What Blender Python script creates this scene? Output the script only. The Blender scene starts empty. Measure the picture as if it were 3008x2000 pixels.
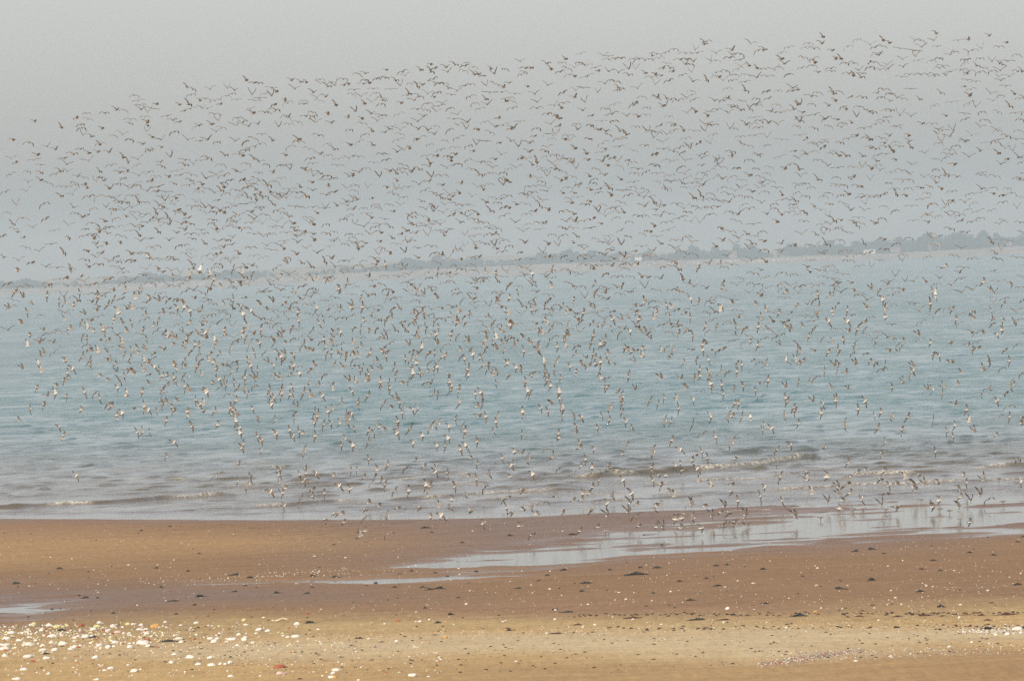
import bpy, math, random
import numpy as np
from mathutils import Matrix, Vector
random.seed(7); rng = np.random.default_rng(7)
S = bpy.context.scene
COL = S.collection

# ---------------------------------------------------------------- camera
H = 10.0                                   # camera height above the sea
K = 2*math.tan(math.radians(9.04)/2)/3008  # radians per photograph pixel
PITCH = (1000-768)*K
ROLL = 0.0412
fwd = Vector((0, math.cos(PITCH), -math.sin(PITCH)))
up0 = Vector((0, math.sin(PITCH), math.cos(PITCH)))
xr = Vector((1, 0, 0))
RGT = math.cos(ROLL)*xr - math.sin(ROLL)*up0
UPV = math.sin(ROLL)*xr + math.cos(ROLL)*up0
cd = bpy.data.cameras.new('camera'); cam = bpy.data.objects.new('camera', cd); COL.objects.link(cam)
cd.sensor_width = 36; cd.lens = 18/math.tan(math.radians(9.04)/2)
cd.clip_start = 1; cd.clip_end = 40000
M3 = Matrix((RGT, UPV, -fwd)).transposed()
cam.matrix_world = Matrix.Translation((0, 0, H)) @ M3.to_4x4()
S.camera = cam

# ---------------------------------------------------------------- sky, sun, exposure
SUN_EL, SUN_AZ = 43.0, -143.0              # azimuth measured clockwise from +Y (the view direction)
W = bpy.data.worlds.new('World'); S.world = W; W.use_nodes = True
nt = W.node_tree; nt.nodes.clear()
sky = nt.nodes.new('ShaderNodeTexSky'); sky.sky_type = 'NISHITA'; sky.sun_disc = False
sky.sun_elevation = math.radians(SUN_EL); sky.sun_rotation = math.radians(SUN_AZ)
sky.air_density = 1.0; sky.dust_density = 1.6; sky.ozone_density = 2.0
hs = nt.nodes.new('ShaderNodeHueSaturation'); hs.inputs['Saturation'].default_value = 0.42
tint = nt.nodes.new('ShaderNodeMix'); tint.data_type = 'RGBA'; tint.blend_type = 'MULTIPLY'; tint.inputs[0].default_value = 1
tint.inputs[7].default_value = (1.04, 1.0, 1.0, 1)
bg = nt.nodes.new('ShaderNodeBackground'); bg.inputs[1].default_value = 0.12
ow = nt.nodes.new('ShaderNodeOutputWorld')
nt.links.new(sky.outputs[0], hs.inputs['Color']); nt.links.new(hs.outputs[0], tint.inputs[6])
nt.links.new(tint.outputs[2], bg.inputs[0]); nt.links.new(bg.outputs[0], ow.inputs[0])
ld = bpy.data.lights.new('sun', 'SUN'); ld.energy = 2.9; ld.angle = math.radians(0.6); ld.color = (1.0, 0.95, 0.87)
sun = bpy.data.objects.new('sun', ld); COL.objects.link(sun)
az, el = math.radians(SUN_AZ), math.radians(SUN_EL)
sdir = Vector((math.sin(az)*math.cos(el), math.cos(az)*math.cos(el), math.sin(el)))
sun.rotation_euler = sdir.to_track_quat('Z', 'Y').to_euler()
S.view_settings.view_transform = 'Standard'; S.view_settings.look = 'None'
S.view_settings.exposure = 0.28; S.view_settings.gamma = 1.0; S.view_settings.use_curve_mapping = False
HAZE_DENSITY = 2.5e-4
S.cycles.volume_bounces = 1
S.cycles.max_bounces = 6
S.cycles.use_denoising = False

# ---------------------------------------------------------------- helpers
def ray(x, y):
    """direction through photograph pixel (3008 x 2000), scaled to unit depth"""
    x, y = float(x), float(y)
    return fwd + RGT*((x-1504)*K) + UPV*((1000-y)*K)
def at(x, y, D):
    d = ray(x, y); return Vector((0, 0, H)) + d*(D/d.y)
def on_ground(x, y, z=0.0):
    d = ray(x, y); return Vector((0, 0, H)) + d*((z-H)/d.z)
def project(X, Y, Z=0.0):
    """numpy: world -> photograph pixels"""
    dx, dy, dz = X, Y, Z-H
    f = dy*fwd.y+dz*fwd.z
    r = dx*RGT.x+dy*RGT.y+dz*RGT.z
    u = dx*UPV.x+dy*UPV.y+dz*UPV.z
    return 1504+r/f/K, 1000-u/f/K
def hash2(ix, iy, s):
    h = (ix.astype(np.int64)*374761393 + iy.astype(np.int64)*668265263 + s*1442695041) & 0x7fffffff
    h = ((h ^ (h >> 13))*1274126177) & 0x7fffffff
    h = (h ^ (h >> 16)) & 0xffff
    return h/32767.5-1
def vn(x, y, s=0):
    ix, iy = np.floor(x), np.floor(y); fx, fy = x-ix, y-iy
    fx = fx*fx*(3-2*fx); fy = fy*fy*(3-2*fy)
    a, b = hash2(ix, iy, s), hash2(ix+1, iy, s); c, d = hash2(ix, iy+1, s), hash2(ix+1, iy+1, s)
    return (a*(1-fx)+b*fx)*(1-fy)+(c*(1-fx)+d*fx)*fy
def fbm(x, y, s=0, o=4):
    t = 0; a = 1; n = 0
    for i in range(o):
        t = t+a*vn(x*2**i+i*17.3, y*2**i-i*9.1, s+i); n += a; a *= .55
    return t/n
def sm(a, b, x):
    t = np.clip((x-a)/(b-a), 0, 1); return t*t*(3-2*t)
def mesh_np(name, V, F, mats=(), midx=None, smooth=False, parent=None, link=True):
    V = np.asarray(V, dtype=np.float32); F = np.asarray(F, dtype=np.int32)
    m = bpy.data.meshes.new(name); n, k = F.shape
    m.vertices.add(len(V)); m.vertices.foreach_set('co', V.ravel())
    m.loops.add(n*k); m.loops.foreach_set('vertex_index', F.ravel())
    m.polygons.add(n); m.polygons.foreach_set('loop_start', np.arange(0, n*k, k, dtype=np.int32))
    for a in mats: m.materials.append(a)
    if midx is not None: m.polygons.foreach_set('material_index', np.asarray(midx, dtype=np.int32))
    m.polygons.foreach_set('use_smooth', np.full(n, smooth))
    m.update(calc_edges=True); m.validate()
    if not link: return m
    o = bpy.data.objects.new(name, m); COL.objects.link(o)
    if parent: o.parent = parent
    return o
def attr(o, name, vals):
    a = o.data.attributes.new(name, 'FLOAT', 'POINT'); a.data.foreach_set('value', np.asarray(vals, dtype=np.float32).ravel())
def attr_col(o, name, vals):
    a = o.data.attributes.new(name, 'FLOAT_COLOR', 'POINT'); c = np.ones((len(vals), 4), dtype=np.float32); c[:, :3] = vals
    a.data.foreach_set('color', c.ravel())
def grid_faces(r, c):
    i = np.arange(r*c).reshape(r, c)
    return np.stack([i[:-1, :-1], i[:-1, 1:], i[1:, 1:], i[1:, :-1]], -1).reshape(-1, 4)
def tag(o, label=None, cat=None, group=None, kind=None):
    if label: o['label'] = label
    if cat: o['category'] = cat
    if group: o['group'] = group
    if kind: o['kind'] = kind
    return o
def srgb(r, g, b):
    return tuple(((c/255)/12.92 if c/255 <= .04045 else ((c/255+.055)/1.055)**2.4) for c in (r, g, b))

class NT:
    def __init__(s, name):
        s.m = bpy.data.materials.new(name); s.m.use_nodes = True; s.t = s.m.node_tree
        s.b = s.t.nodes['Principled BSDF']; s.co = None
    def n(s, typ, **kw):
        x = s.t.nodes.new(typ)
        for k, v in kw.items(): setattr(x, k, v)
        return x
    def l(s, a, b): s.t.links.new(a, b)
    def coord(s, scale=(1, 1, 1)):
        if s.co is None: s.co = s.n('ShaderNodeTexCoord')
        mp = s.n('ShaderNodeMapping'); mp.inputs['Scale'].default_value = scale
        s.l(s.co.outputs['Object'], mp.inputs[0]); return mp.outputs[0]
    def noise(s, scale, detail=4, rough=.55, sc=(1, 1, 1)):
        x = s.n('ShaderNodeTexNoise'); x.inputs['Scale'].default_value = scale
        x.inputs['Detail'].default_value = detail; x.inputs['Roughness'].default_value = rough
        s.l(s.coord(sc), x.inputs['Vector']); return x.outputs['Fac']
    def ramp(s, src, stops):
        r = s.n('ShaderNodeValToRGB'); e = r.color_ramp.elements
        while len(e) < len(stops): e.new(.5)
        for i, (p, c) in enumerate(stops):
            e[i].position = p; e[i].color = (*c, 1) if len(c) == 3 else c
        s.l(src, r.inputs[0]); return r.outputs[0]
    def mix(s, fac, a, b, mode='MIX'):
        x = s.n('ShaderNodeMix', data_type='RGBA', blend_type=mode)
        for inp, v in ((x.inputs[0], fac), (x.inputs[6], a), (x.inputs[7], b)):
            if isinstance(v, (int, float)): inp.default_value = v
            elif isinstance(v, tuple): inp.default_value = (*v, 1)
            else: s.l(v, inp)
        return x.outputs[2]
    def math(s, op, a, b=0, c=None):
        x = s.n('ShaderNodeMath', operation=op)
        for i, v in enumerate((a, b) if c is None else (a, b, c)):
            if isinstance(v, (int, float)): x.inputs[i].default_value = v
            else: s.l(v, x.inputs[i])
        return x.outputs[0]
    def att(s, name, out='Fac'):
        a = s.n('ShaderNodeAttribute', attribute_name=name); return a.outputs[out]
    def bump(s, h, strength, dist, normal=None):
        x = s.n('ShaderNodeBump'); x.inputs['Strength'].default_value = strength; x.inputs['Distance'].default_value = dist
        s.l(h, x.inputs['Height'])
        if normal: s.l(normal, x.inputs['Normal'])
        return x.outputs[0]
def plain(name, col, rough=.8, var=.25, scale=8, spec=.3, col2=None):
    m = NT(name); f = m.noise(scale, 4)
    c2 = col2 or tuple(c*(1-var) for c in col); c1 = tuple(min(1, c*(1+var*.6)) for c in col)
    m.l(m.ramp(f, [(.3, c2), (.7, c1)]), m.b.inputs['Base Color'])
    m.b.inputs['Roughness'].default_value = rough; m.b.inputs['Specular IOR Level'].default_value = spec
    return m.m

# ---------------------------------------------------------------- beach
WL = np.array([(-3000, 1500), (-600, 1512), (0, 1523), (750, 1527), (1100, 1526), (1504, 1520), (1800, 1507), (2256, 1494), (2700, 1484), (3008, 1468), (3700, 1440), (6000, 1360)])
def pool_field(x, y):
    """how deep the runnel lies, 0..1, in photograph pixels of the flat beach"""
    cy = np.interp(x, [600, 850, 1100, 1300, 1504, 1900, 2256, 2700, 3008, 4200], [1712, 1702, 1690, 1668, 1645, 1592, 1560, 1538, 1520, 1490])
    hw = np.interp(x, [600, 850, 1100, 1300, 1504, 1900, 2256, 2700, 3008], [6, 12, 20, 27, 36, 38, 46, 44, 44])
    p = np.clip(1.12-np.abs(y-cy)/hw*.72, 0, 1)*sm(900, 1420, x)
    p += .62*np.clip(1.2-np.abs(y-(1712-(x-600)*.012))/14, 0, 1)*sm(350, 600, x)*(1-sm(1350, 1700, x))
    p += 1.05*np.clip(1.2-np.abs(y-1800)/42, 0, 1)*(1-sm(60, 330, x))
    p += .5*np.clip(1.2-np.abs(y-1764+(x*.03))/9, 0, 1)*(1-sm(160, 420, x))
    p += .30*np.clip(1.3-np.abs(y-(1652-(x-1504)*.06))/18, 0, 1)*sm(1700, 2000, x)*(1-sm(2300, 2600, x))
    return p
def sand_z(X, Y):
    x, y = project(X, Y)
    wl = np.interp(x, WL[:, 0], WL[:, 1])
    rag = sm(1500, 2500, x)
    n = fbm(X*.33, Y*.55, 3, 5)
    n2 = fbm(X*.9, Y*1.5, 9, 4)
    yw = wl + (n*16+n2*9)*(.10+rag*1.9)
    pf = pool_field(x, y); ns = fbm(X*.22, Y*.8, 13, 4)
    base = .045+.00022*np.clip(y-wl, 0, 500)+n*(.020+.03*pf)+n2*(.008+.02*pf)+ns*(.006+.34*np.minimum(pf, .6))
    z = base-.135*pf*(1+.5*n)
    # merges with the sea
    t = (y-yw)
    sea = np.clip(t*.012, -1.2, .06)
    z = np.where(t < 5, np.minimum(z, sea), z)
    z = z+.30*sm(1840, 2000, y)*(1+.0)+.25*sm(1930, 2100, y)*sm(2300, 3000, x)
    z = z+.05*sm(1845, 1900, y)*fbm(X*.25, Y*.1, 31, 3)
    return z
def gz(X, Y): return float(sand_z(np.array([X]), np.array([Y]))[0])
def place(x, y):
    z = 0.
    for i in range(4):
        p = on_ground(x, y, z); z = gz(p.x, p.y)
    return Vector((p.x, p.y, z))

# key colours of the sand itself (moist brown, drying gold, dry pale), as reflectances
T_rows = [1480, 1525, 1545, 1600, 1650, 1700, 1760, 1800, 1840, 1875, 1900, 1935, 1975, 2010, 2200]
def tcol(x, y):
    cols = {
     0:    ['w','w','m','g','g','b','w','w','b','o','o','t','t','t','t'],
     700:  ['w','w','b','g','b','b','w','b','o','o','t','p','p','t','t'],
     1504: ['w','w','w','w','w','b','b','m','o','t','p','p','t','d','d'],
     2256: ['w','w','w','w','b','b','b','m','o','p','p','p','p','d','d'],
     3008: ['w','w','w','b','b','b','b','o','t','p','p','t','g','g','g']}
    # 'drift' of the rows makes bands follow the beach's own lie
    P = dict(d=(.37, .24, .112), w=(.185,.108,.064), b=(.242,.134,.058), m=(.265,.152,.078), g=(.345,.212,.10), o=(.41,.285,.135), t=(.45,.30,.135), p=(.505,.385,.225))
    wet = dict(d=.1, w=.9, b=.55, m=.4, g=.15, o=.1, t=.05, p=0.)
    xs = sorted(cols); out = np.zeros((len(x), 4))
    lay = []
    for c in xs:
        tb = np.array([[*P[k], wet[k]] for k in cols[c]])
        lay.append(np.stack([np.interp(y, T_rows, tb[:, j]) for j in range(4)], -1))
    for i in range(len(xs)):
        w = np.interp(x, xs, [1. if j == i else 0. for j in range(len(xs))])
        out += lay[i]*w[:, None]
    return out
yrows = np.concatenate([np.linspace(-60, 120, 12), np.linspace(124, 148, 60), np.arange(148.3, 286, .22), np.linspace(290, 330, 12)])
xcols = np.concatenate([np.linspace(-420, -42, 40), np.linspace(-40, 40, 330), np.linspace(42, 420, 40)])
XX, YY = np.meshgrid(xcols, yrows); X, Y = XX.ravel(), YY.ravel()
Z = sand_z(X, np.maximum(Y, 100))
near = np.clip((150-Y)/100, 0, 2); Z = Z+near*1.2
beach = mesh_np('sand_beach', np.stack([X, Y, Z], -1), grid_faces(len(yrows), len(xcols)), smooth=True)
tag(beach, kind='structure')
px, py = project(X, np.maximum(Y, 100))
band = fbm(X*.12, Y*.10, 21, 4)*9+fbm(X*.6, Y*.5, 22, 3)*5
tc = tcol(px, py+band)
streak = fbm(X*.15, Y*1.1, 41, 4)
rgb = tc[:, :3]*(1+.09*streak[:, None])
wet = np.clip(tc[:, 3]+.25*pool_field(px, py)-.1+.15*streak+(1-sm(-.005, .06, Z))*.5, 0, 1.15)
attr_col(beach, 'sand_tint', rgb); attr(beach, 'moisture', wet)
m = NT('sand')
f1 = m.noise(14, 5, .7, (.45, 1.3, 1)); f2 = m.noise(1.1, 4, .6, (.25, 1.6, 1)); f3 = m.noise(60, 2, .6, (.6, 1.2, 1)); f4 = m.noise(1.6, 3, .75, (3.2, .3, 1))
c = m.mix(.9, m.att('sand_tint', 'Color'), m.ramp(f2, [(.3, (.88, .88, .88)), (.7, (1.10, 1.10, 1.08))]), 'MULTIPLY')
c = m.mix(.9, c, m.ramp(f1, [(.28, (.70, .70, .70)), (.5, (1., 1., 1.)), (.75, (1.22, 1.22, 1.2))]), 'MULTIPLY')
c = m.mix(.8, c, m.ramp(f3, [(.3, (.75, .74, .72)), (.5, (1., 1., 1.)), (.7, (1.2, 1.2, 1.2))]), 'MULTIPLY')
c = m.mix(m.math('MULTIPLY_ADD', m.att('moisture'), -.35, .5), c, m.ramp(f4, [(.3, (.74, .72, .70)), (.48, (1., 1., 1.)), (.68, (1.24, 1.22, 1.2))]), 'MULTIPLY')
m.l(c, m.b.inputs['Base Color'])
wt = m.att('moisture')
m.l(m.math('MULTIPLY_ADD', wt, -.5, .92), m.b.inputs['Roughness'])
m.l(m.math('MULTIPLY_ADD', wt, .28, .03), m.b.inputs['Specular IOR Level'])
hsum = m.math('ADD', m.noise(3.5, 4, .6, (.5, 1.6, 1)), m.math('MULTIPLY', f1, .35))
m.l(m.bump(hsum, .5, .03), m.b.inputs['Normal'])
beach.data.materials.append(m.m)

# ---------------------------------------------------------------- sea and the runnel on the beach
CR = [  # crest lines in photograph pixels: points, height in metres, foam spans in x
 ([(-700,1520),(-100,1502),(100,1488),(270,1481),(480,1466),(640,1455),(710,1458)], .17, [(140,270),(500,640)]),
 ([(740,1487),(860,1482),(960,1475),(1050,1471)], .13, [(750,840),(980,1040)]),
 ([(1120,1471),(1280,1462),(1400,1452),(1504,1447),(1620,1443),(1720,1440)], .13, [(1240,1310),(1380,1620)]),
 ([(1670,1404),(1760,1401),(1900,1389),(2100,1378),(2256,1364),(2360,1346),(2440,1352)], .22, [(1690,1740),(1800,1860),(2050,2365)]),
 ([(1490,1414),(1540,1409),(1620,1411)], .13, []),
 ([(1640,1366),(1680,1364),(1710,1370)], .13, []),
 ([(2250,1403),(2330,1391),(2370,1388)], .10, [(2250,2330)]),
 ([(2480,1398),(2560,1396),(2650,1392),(2790,1385)], .16, [(2500,2680)]),
 ([(2690,1363),(2800,1359),(2900,1358)], .14, []),
 ([(2840,1379),(2960,1369),(3100,1366),(3400,1352)], .13, [(2840,2960)]),
 ([(2925,1393),(3000,1391),(3100,1388)], .14, []),
 ([(2240,1440),(2500,1426),(2800,1415),(3008,1406),(3500,1388)], .09, [(2240,2800),(2900,3100)]),
 ([(2020,1412),(2150,1409),(2256,1404)], .09, [(2030,2256)]),
 ([(1860,1426),(1960,1422),(2010,1420)], .07, [(1880,1990)]),
 ([(1490,1486),(1650,1477),(1900,1465),(2100,1452),(2256,1444)], .065, [(1520,1600)]),
 ([(1504,1456),(1600,1448)], .06, [(1504,1600)]), ([(1700,1454),(1840,1447)], .06, [(1700,1840)]),
 ([(1930,1437),(2100,1432)], .06, [(1940,2000)]),
 ([(2230,1468),(2500,1459),(2800,1438),(3008,1430),(3500,1414)], .05, []),
 ([(1700,1500),(2000,1489),(2256,1478),(2600,1470)], .035, []),
 ([(590,1515),(752,1509),(1000,1500),(1200,1494),(1504,1487)], .05, []),
 ([(950,1493),(1100,1489),(1270,1485)], .06, []),
 ([(-400,1519),(0,1508),(150,1511),(300,1508),(480,1502),(600,1496),(760,1490)], .05, []),
 ([(1504,1500),(1700,1492),(1900,1483)], .03, []),
 ([(840,1412),(920,1413)], .13, []), ([(850,1457),(1010,1457)], .13, []), ([(1070,1441),(1140,1437)], .10, []),
 ([(1180,1432),(1290,1427)], .12, []), ([(-50,1457),(10,1456),(60,1459)], .07, []), ([(95,1450),(170,1450)], .07, []),
 ([(380,1440),(450,1438)], .07, []), ([(620,1408),(700,1402)], .07, []), ([(600,1425),(680,1420)], .06, []),
 ([(2690,1306),(2780,1302),(2850,1308)], .10, []), ([(2870,1299),(2930,1297)], .09, []), ([(2600,1313),(2700,1316)], .08, []),
 ([(2150,1332),(2256,1328)], .14, []), ([(2256,1349),(2430,1347)], .09, []), ([(2460,1351),(2600,1349)], .08, []),
 ([(2760,1398),(2800,1396)], .10, []), ([(2640,1338),(2700,1336)], .07, []), ([(2780,1341),(2850,1339)], .08, []),
 ([(1370,1418),(1440,1419)], .09, []), ([(2900,1345),(3020,1346)], .10, []), ([(2230,1355),(2256,1353)], .09, []),
]
for k in range(330):   # small swells and thin wavelets between the breakers
    x = random.uniform(-400, 3400); w = random.choice((60, 90, 140, 220, 380)); y = 1330+185*random.random()**.8+(1504-x)*.012
    wlx = np.interp(x, WL[:, 0], WL[:, 1]); y = min(y, wlx-4)
    hk = random.uniform(.028, .065)*float(np.clip((wlx-y)/60, .35, 1))
    fk = [(x-w*.3, x+w*.25)] if random.random() < .3 else []
    CR.append(([(x-w/2, y+w*.018), (x-w*.1, y), (x+w/2, y-w*.016)], hk, fk))
for k in range(1500):  # short chop farther out: thin dark dashes
    x = random.uniform(-300, 3300); y = 960+450*random.random()**.75+(1504-x)*.03; w = random.uniform(14, 70)*(1+.6*(y > 1300))
    CR.append(([(x-w/2, y+w*.02), (x+w/2, y-w*.02)], random.uniform(.045, .095), []))
yrows = np.concatenate([np.arange(100, 236, 4), np.arange(236, 310, .13), np.arange(310.1, 330, .25), np.arange(330.3, 600, .48), np.arange(600.9, 1000, .9), 1000*1.0055**np.arange(1, 300)])
yrows = np.append(yrows[yrows < 5015], 5016)
xc = np.concatenate([-32-34*1.11**np.arange(44, -1, -1), np.linspace(-32, 32, 280), 32+34*1.11**np.arange(0, 45)])
XX, YY = np.meshgrid(xc, yrows); scale = np.maximum(1, YY/420); XX = XX*scale
X, Y = XX.ravel(), YY.ravel()
px, py = project(X, Y)
wl = np.interp(px, WL[:, 0], WL[:, 1])
offs = wl-py                                # pixels seaward of the waterline
deep = sm(-5, 14, offs)
Z = np.zeros_like(X); foam = np.zeros_like(X)
wob = fbm(X*.55, Y*.05, 51, 4)
NC = len(xc)
for pts, h, fo in CR:
    g = [on_ground(*p) for p in pts]
    gx = np.array([p.x for p in g]); gy = np.array([p.y for p in g])
    r0, r1 = np.searchsorted(yrows, [gy.min()-4.5, gy.max()+6.5]); sl = slice(r0*NC, r1*NC)
    xs, ys = X[sl], Y[sl]
    yc = np.interp(xs, gx, gy)+wob[sl]*(1.4 if gx[-1]-gx[0] > 3 else .5)
    e0 = min(1.2, (gx[-1]-gx[0])*.35)
    end = sm(gx[0]-e0*.5, gx[0]+e0, xs)*(1-sm(gx[-1]-e0, gx[-1]+e0*.5, xs))
    hh = .82*h*end*(1+.35*fbm(xs*.8, ys*.0+len(pts), 61, 3))
    d = ys-yc; prof = np.where(d < 0, np.exp(-(d/(.20 if h < .12 else .30))**2), np.exp(-(d/(1.3 if h > .1 else .8))**2))
    Z[sl] += hh*prof*1.1
    for a, b in fo:
        xa, xb = np.interp([a, b], [p[0] for p in pts], gx)
        fm = sm(xa-.3, xa+.4, xs)*(1-sm(xb-.4, xb+.3, xs))*np.exp(-((d-.05)/.5)**2)*min(1, .45+h*5)
        foam[sl] = np.maximum(foam[sl], fm)
amp = np.clip(sm(0, 260, offs), .15, 1)*(Y > 236)
Z += amp*(.105*(.45-np.abs(fbm(X*.8, Y*1.0, 71, 2)))*sm(-.8, .4, fbm(X*.12, Y*.06, 77, 3))+.075*np.maximum(fbm(X*.45, Y*.40, 75, 3)-.1, 0)*(1+.4*sm(400, 900, Y)))*(1-.9*sm(600, 1000, Y))
foam = np.maximum(foam, .5*np.exp(-(offs/4)**2)*sm(-.1, .5, fbm(X*.6, Y*.8, 81, 3)))
V = np.stack([X, Y, Z*np.clip(deep, .0, 1)], -1)
turb = np.clip(1-offs/300, 0, 1)**1.05
F = grid_faces(len(yrows), len(xc)); yc_f = Y[F].mean(1)
split = 236.5
def water_mat():
    m = NT('sea_water')
    tb = m.att('turbidity')
    m.l(m.ramp(tb, [(0, (.020, .122, .122)), (.16, (.030, .105, .10)), (.42, (.070, .085, .062)), (.62, (.115, .092, .052)), (1, (.125, .092, .055))]), m.b.inputs['Base Color'])
    fo = m.att('foam'); lace = m.noise(4.5, 5, .75, (1.6, .8, 1))
    fmask = m.math('MULTIPLY', fo, m.math('MULTIPLY_ADD', lace, 4.6, -1.75))
    x = m.n('ShaderNodeClamp'); m.l(fmask, x.inputs[0])
    base = m.b.inputs['Base Color'].links[0].from_socket
    m.l(m.mix(x.outputs[0], base, (.66, .60, .50)), m.b.inputs['Base Color'])
    m.l(m.math('MULTIPLY_ADD', x.outputs[0], .6, .09), m.b.inputs['Roughness'])
    m.b.inputs['IOR'].default_value = 1.33
    ch = m.att('chop')
    b1 = m.n('ShaderNodeBump'); b1.inputs['Strength'].default_value = 1
    m.l(m.math('MULTIPLY', ch, .22), b1.inputs['Distance']); m.l(m.noise(.9, 4, .62, (.75, 1.7, 1)), b1.inputs['Height'])
    b2 = m.n('ShaderNodeBump'); b2.inputs['Strength'].default_value = 1
    m.l(m.math('MULTIPLY', ch, .75), b2.inputs['Distance']); m.l(m.noise(.16, 4, .6, (.5, 1.5, 1)), b2.inputs['Height']); m.l(b1.outputs[0], b2.inputs['Normal'])
    m.l(b2.outputs[0], m.b.inputs['Normal'])
    return m.m
WM = water_mat()
chop = np.clip(.02+.4*sm(0, 30, offs)+.6*sm(30, 300, offs), .02, 1)*np.clip(1+1.3*fbm(X*1.0, Y*.36, 90, 2)+1.2*fbm(X*.42, Y*.12, 92, 3)+.45*fbm(X*.02, Y*.004, 88, 4)+.6*fbm(X*.12, Y*.025, 89, 3), .12, 2.6)
for nm, sel in (('sea', yc_f >= split), ('tidal_runnel', yc_f < split)):
    f = F[sel]; u, inv = np.unique(f.ravel(), return_inverse=True)
    o = mesh_np(nm, V[u], inv.reshape(-1, 4), [WM], smooth=True); tag(o, kind='structure')
    attr(o, 'turbidity', turb[u]); attr(o, 'foam', foam[u]); attr(o, 'chop', chop[u])

# ---------------------------------------------------------------- far shore
DF = 5000.; PM = DF*K                      # metres per photograph pixel at the far shore
def far(x, above, D=DF):
    """point on the far shore: photograph x, pixels above the far waterline"""
    yw = 869.0-.0412*x; p = at(x, yw-above, D); return p
sk = np.array([(-400,45),(0,49),(100,36),(170,26),(300,40),(395,52),(500,43),(650,47),(750,44),(784,36),(920,38),(1000,44),(1110,45),(1200,63),(1290,60),(1400,52),(1504,46),(1600,61),(1680,68),(1760,58),(1850,53),(1930,52),(1965,40),(2020,55),(2070,62),(2130,52),(2200,58),(2256,60),(2310,34),(2370,58),(2480,63),(2560,55),(2640,65),(2700,66),(2780,68),(2880,72),(2920,68),(2960,70),(3008,62),(3400,60)])
bt = np.array([(-400,18),(0,18),(400,20),(750,22),(1100,24),(1504,27),(1750,27),(2000,22),(2256,18),(2600,17),(3008,21),(3400,22)])
xs_px = np.linspace(-12000, 15000, 1400); xs_px = np.sort(np.concatenate([xs_px, np.linspace(-300, 3300, 900)]))
rows = [(-15, -.6, 0), (0, -.02, 0), (6, .35, .15), (20, .45, .3), (34, .75, .6), (42, 1., 1), (120, 1.05, 1), (260, 1.25, 1), (480, 1.7, 1), (800, 2.2, 1), (1600, 2.4, 1), (4000, 2.4, 1)]
Vs = []; par = []
for dY, k, _ in rows:
    Xw = (xs_px-1504)*PM
    top = np.interp(xs_px, bt[:, 0], bt[:, 1])*PM*.93
    n = fbm(Xw*.03, np.full_like(Xw, dY*.05), 91, 4)
    z = top*k+(n*.6*(k > .3))
    if dY >= 120: z = z+n*1.2
    Yw = DF+dY+(fbm(Xw*.01, Xw*0, 95, 4)*9 if dY < 60 else 0)
    Vs.append(np.stack([Xw, Yw+Xw*0, z], -1)); par.append(np.full_like(Xw, dY))
Vl = np.concatenate(Vs); dYv = np.concatenate(par)
land = mesh_np('far_shore_land', Vl, grid_faces(len(rows), len(xs_px)), smooth=True); tag(land, kind='structure')
fld = sm(60, 130, dYv)
attr(land, 'field', fld)
m = NT('far_shore')
sc = m.ramp(m.noise(.05, 4, .6), [(.35, (.20, .16, .12)), (.6, (.32, .27, .21))])
fc = m.ramp(m.noise(.008, 2, .5, (.6, 2.5, 1)), [(.42, (.10, .13, .05)), (.5, (.34, .25, .15)), (.62, (.28, .22, .12))])
m.l(m.mix(m.att('field'), sc, fc), m.b.inputs['Base Color']); m.b.inputs['Roughness'].default_value = .95
land.data.materials.append(m.m)
def land_z(X, dY):
    x = X/PM+1504; top = np.interp(x, bt[:, 0], bt[:, 1])*PM*.93
    k = np.interp(dY, [r[0] for r in rows], [r[1] for r in rows]); return float(top*k)

LEAF = plain('far_foliage', (.018, .055, .058), .9, .4, .25)
LEAFB = plain('far_foliage_olive', (.030, .066, .055), .9, .4, .25)
BARK = plain('bark', (.10, .07, .05), .9)
def crown_np(w, h, n, r):
    """leaf clumps spread through an uneven crown, w wide and h high, base at 0"""
    lob = [(r.uniform(-.32, .32)*w, r.uniform(-.3, .3)*w, h*r.uniform(.35, .75), r.uniform(.22, .36)) for _ in range(6)]
    P = []; Fc = []
    for i in range(n):
        lx, ly, lz, lr = lob[r.randrange(6)]
        d = Vector((r.gauss(0, 1), r.gauss(0, 1), r.gauss(0, 1))).normalized()
        q = r.uniform(.55, 1.05)
        cx, cy, cz = lx+d.x*w*lr*q, ly+d.y*w*lr*q, max(h*.12, lz+d.z*h*lr*.95*q)
        s = w*r.uniform(.06, .13)
        a = Vector((r.gauss(0, 1), r.gauss(0, 1), r.gauss(0, 1))).normalized(); b = a.cross(d).normalized() if abs(a.dot(d)) < .95 else Vector((0, 0, 1)); a = (a+d*.2).normalized()
        k = len(P)
        for (s1, s2) in ((-1, -.6), (1, -.8), (.8, .9), (-.7, 1)):
            p = Vector((cx, cy, cz))+a*s*s1+b*s*s2; P.append((p.x, p.y, max(p.z, 0.05)))
        Fc.append((k, k+1, k+2, k+3))
    return np.array(P), np.array(Fc)
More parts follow.
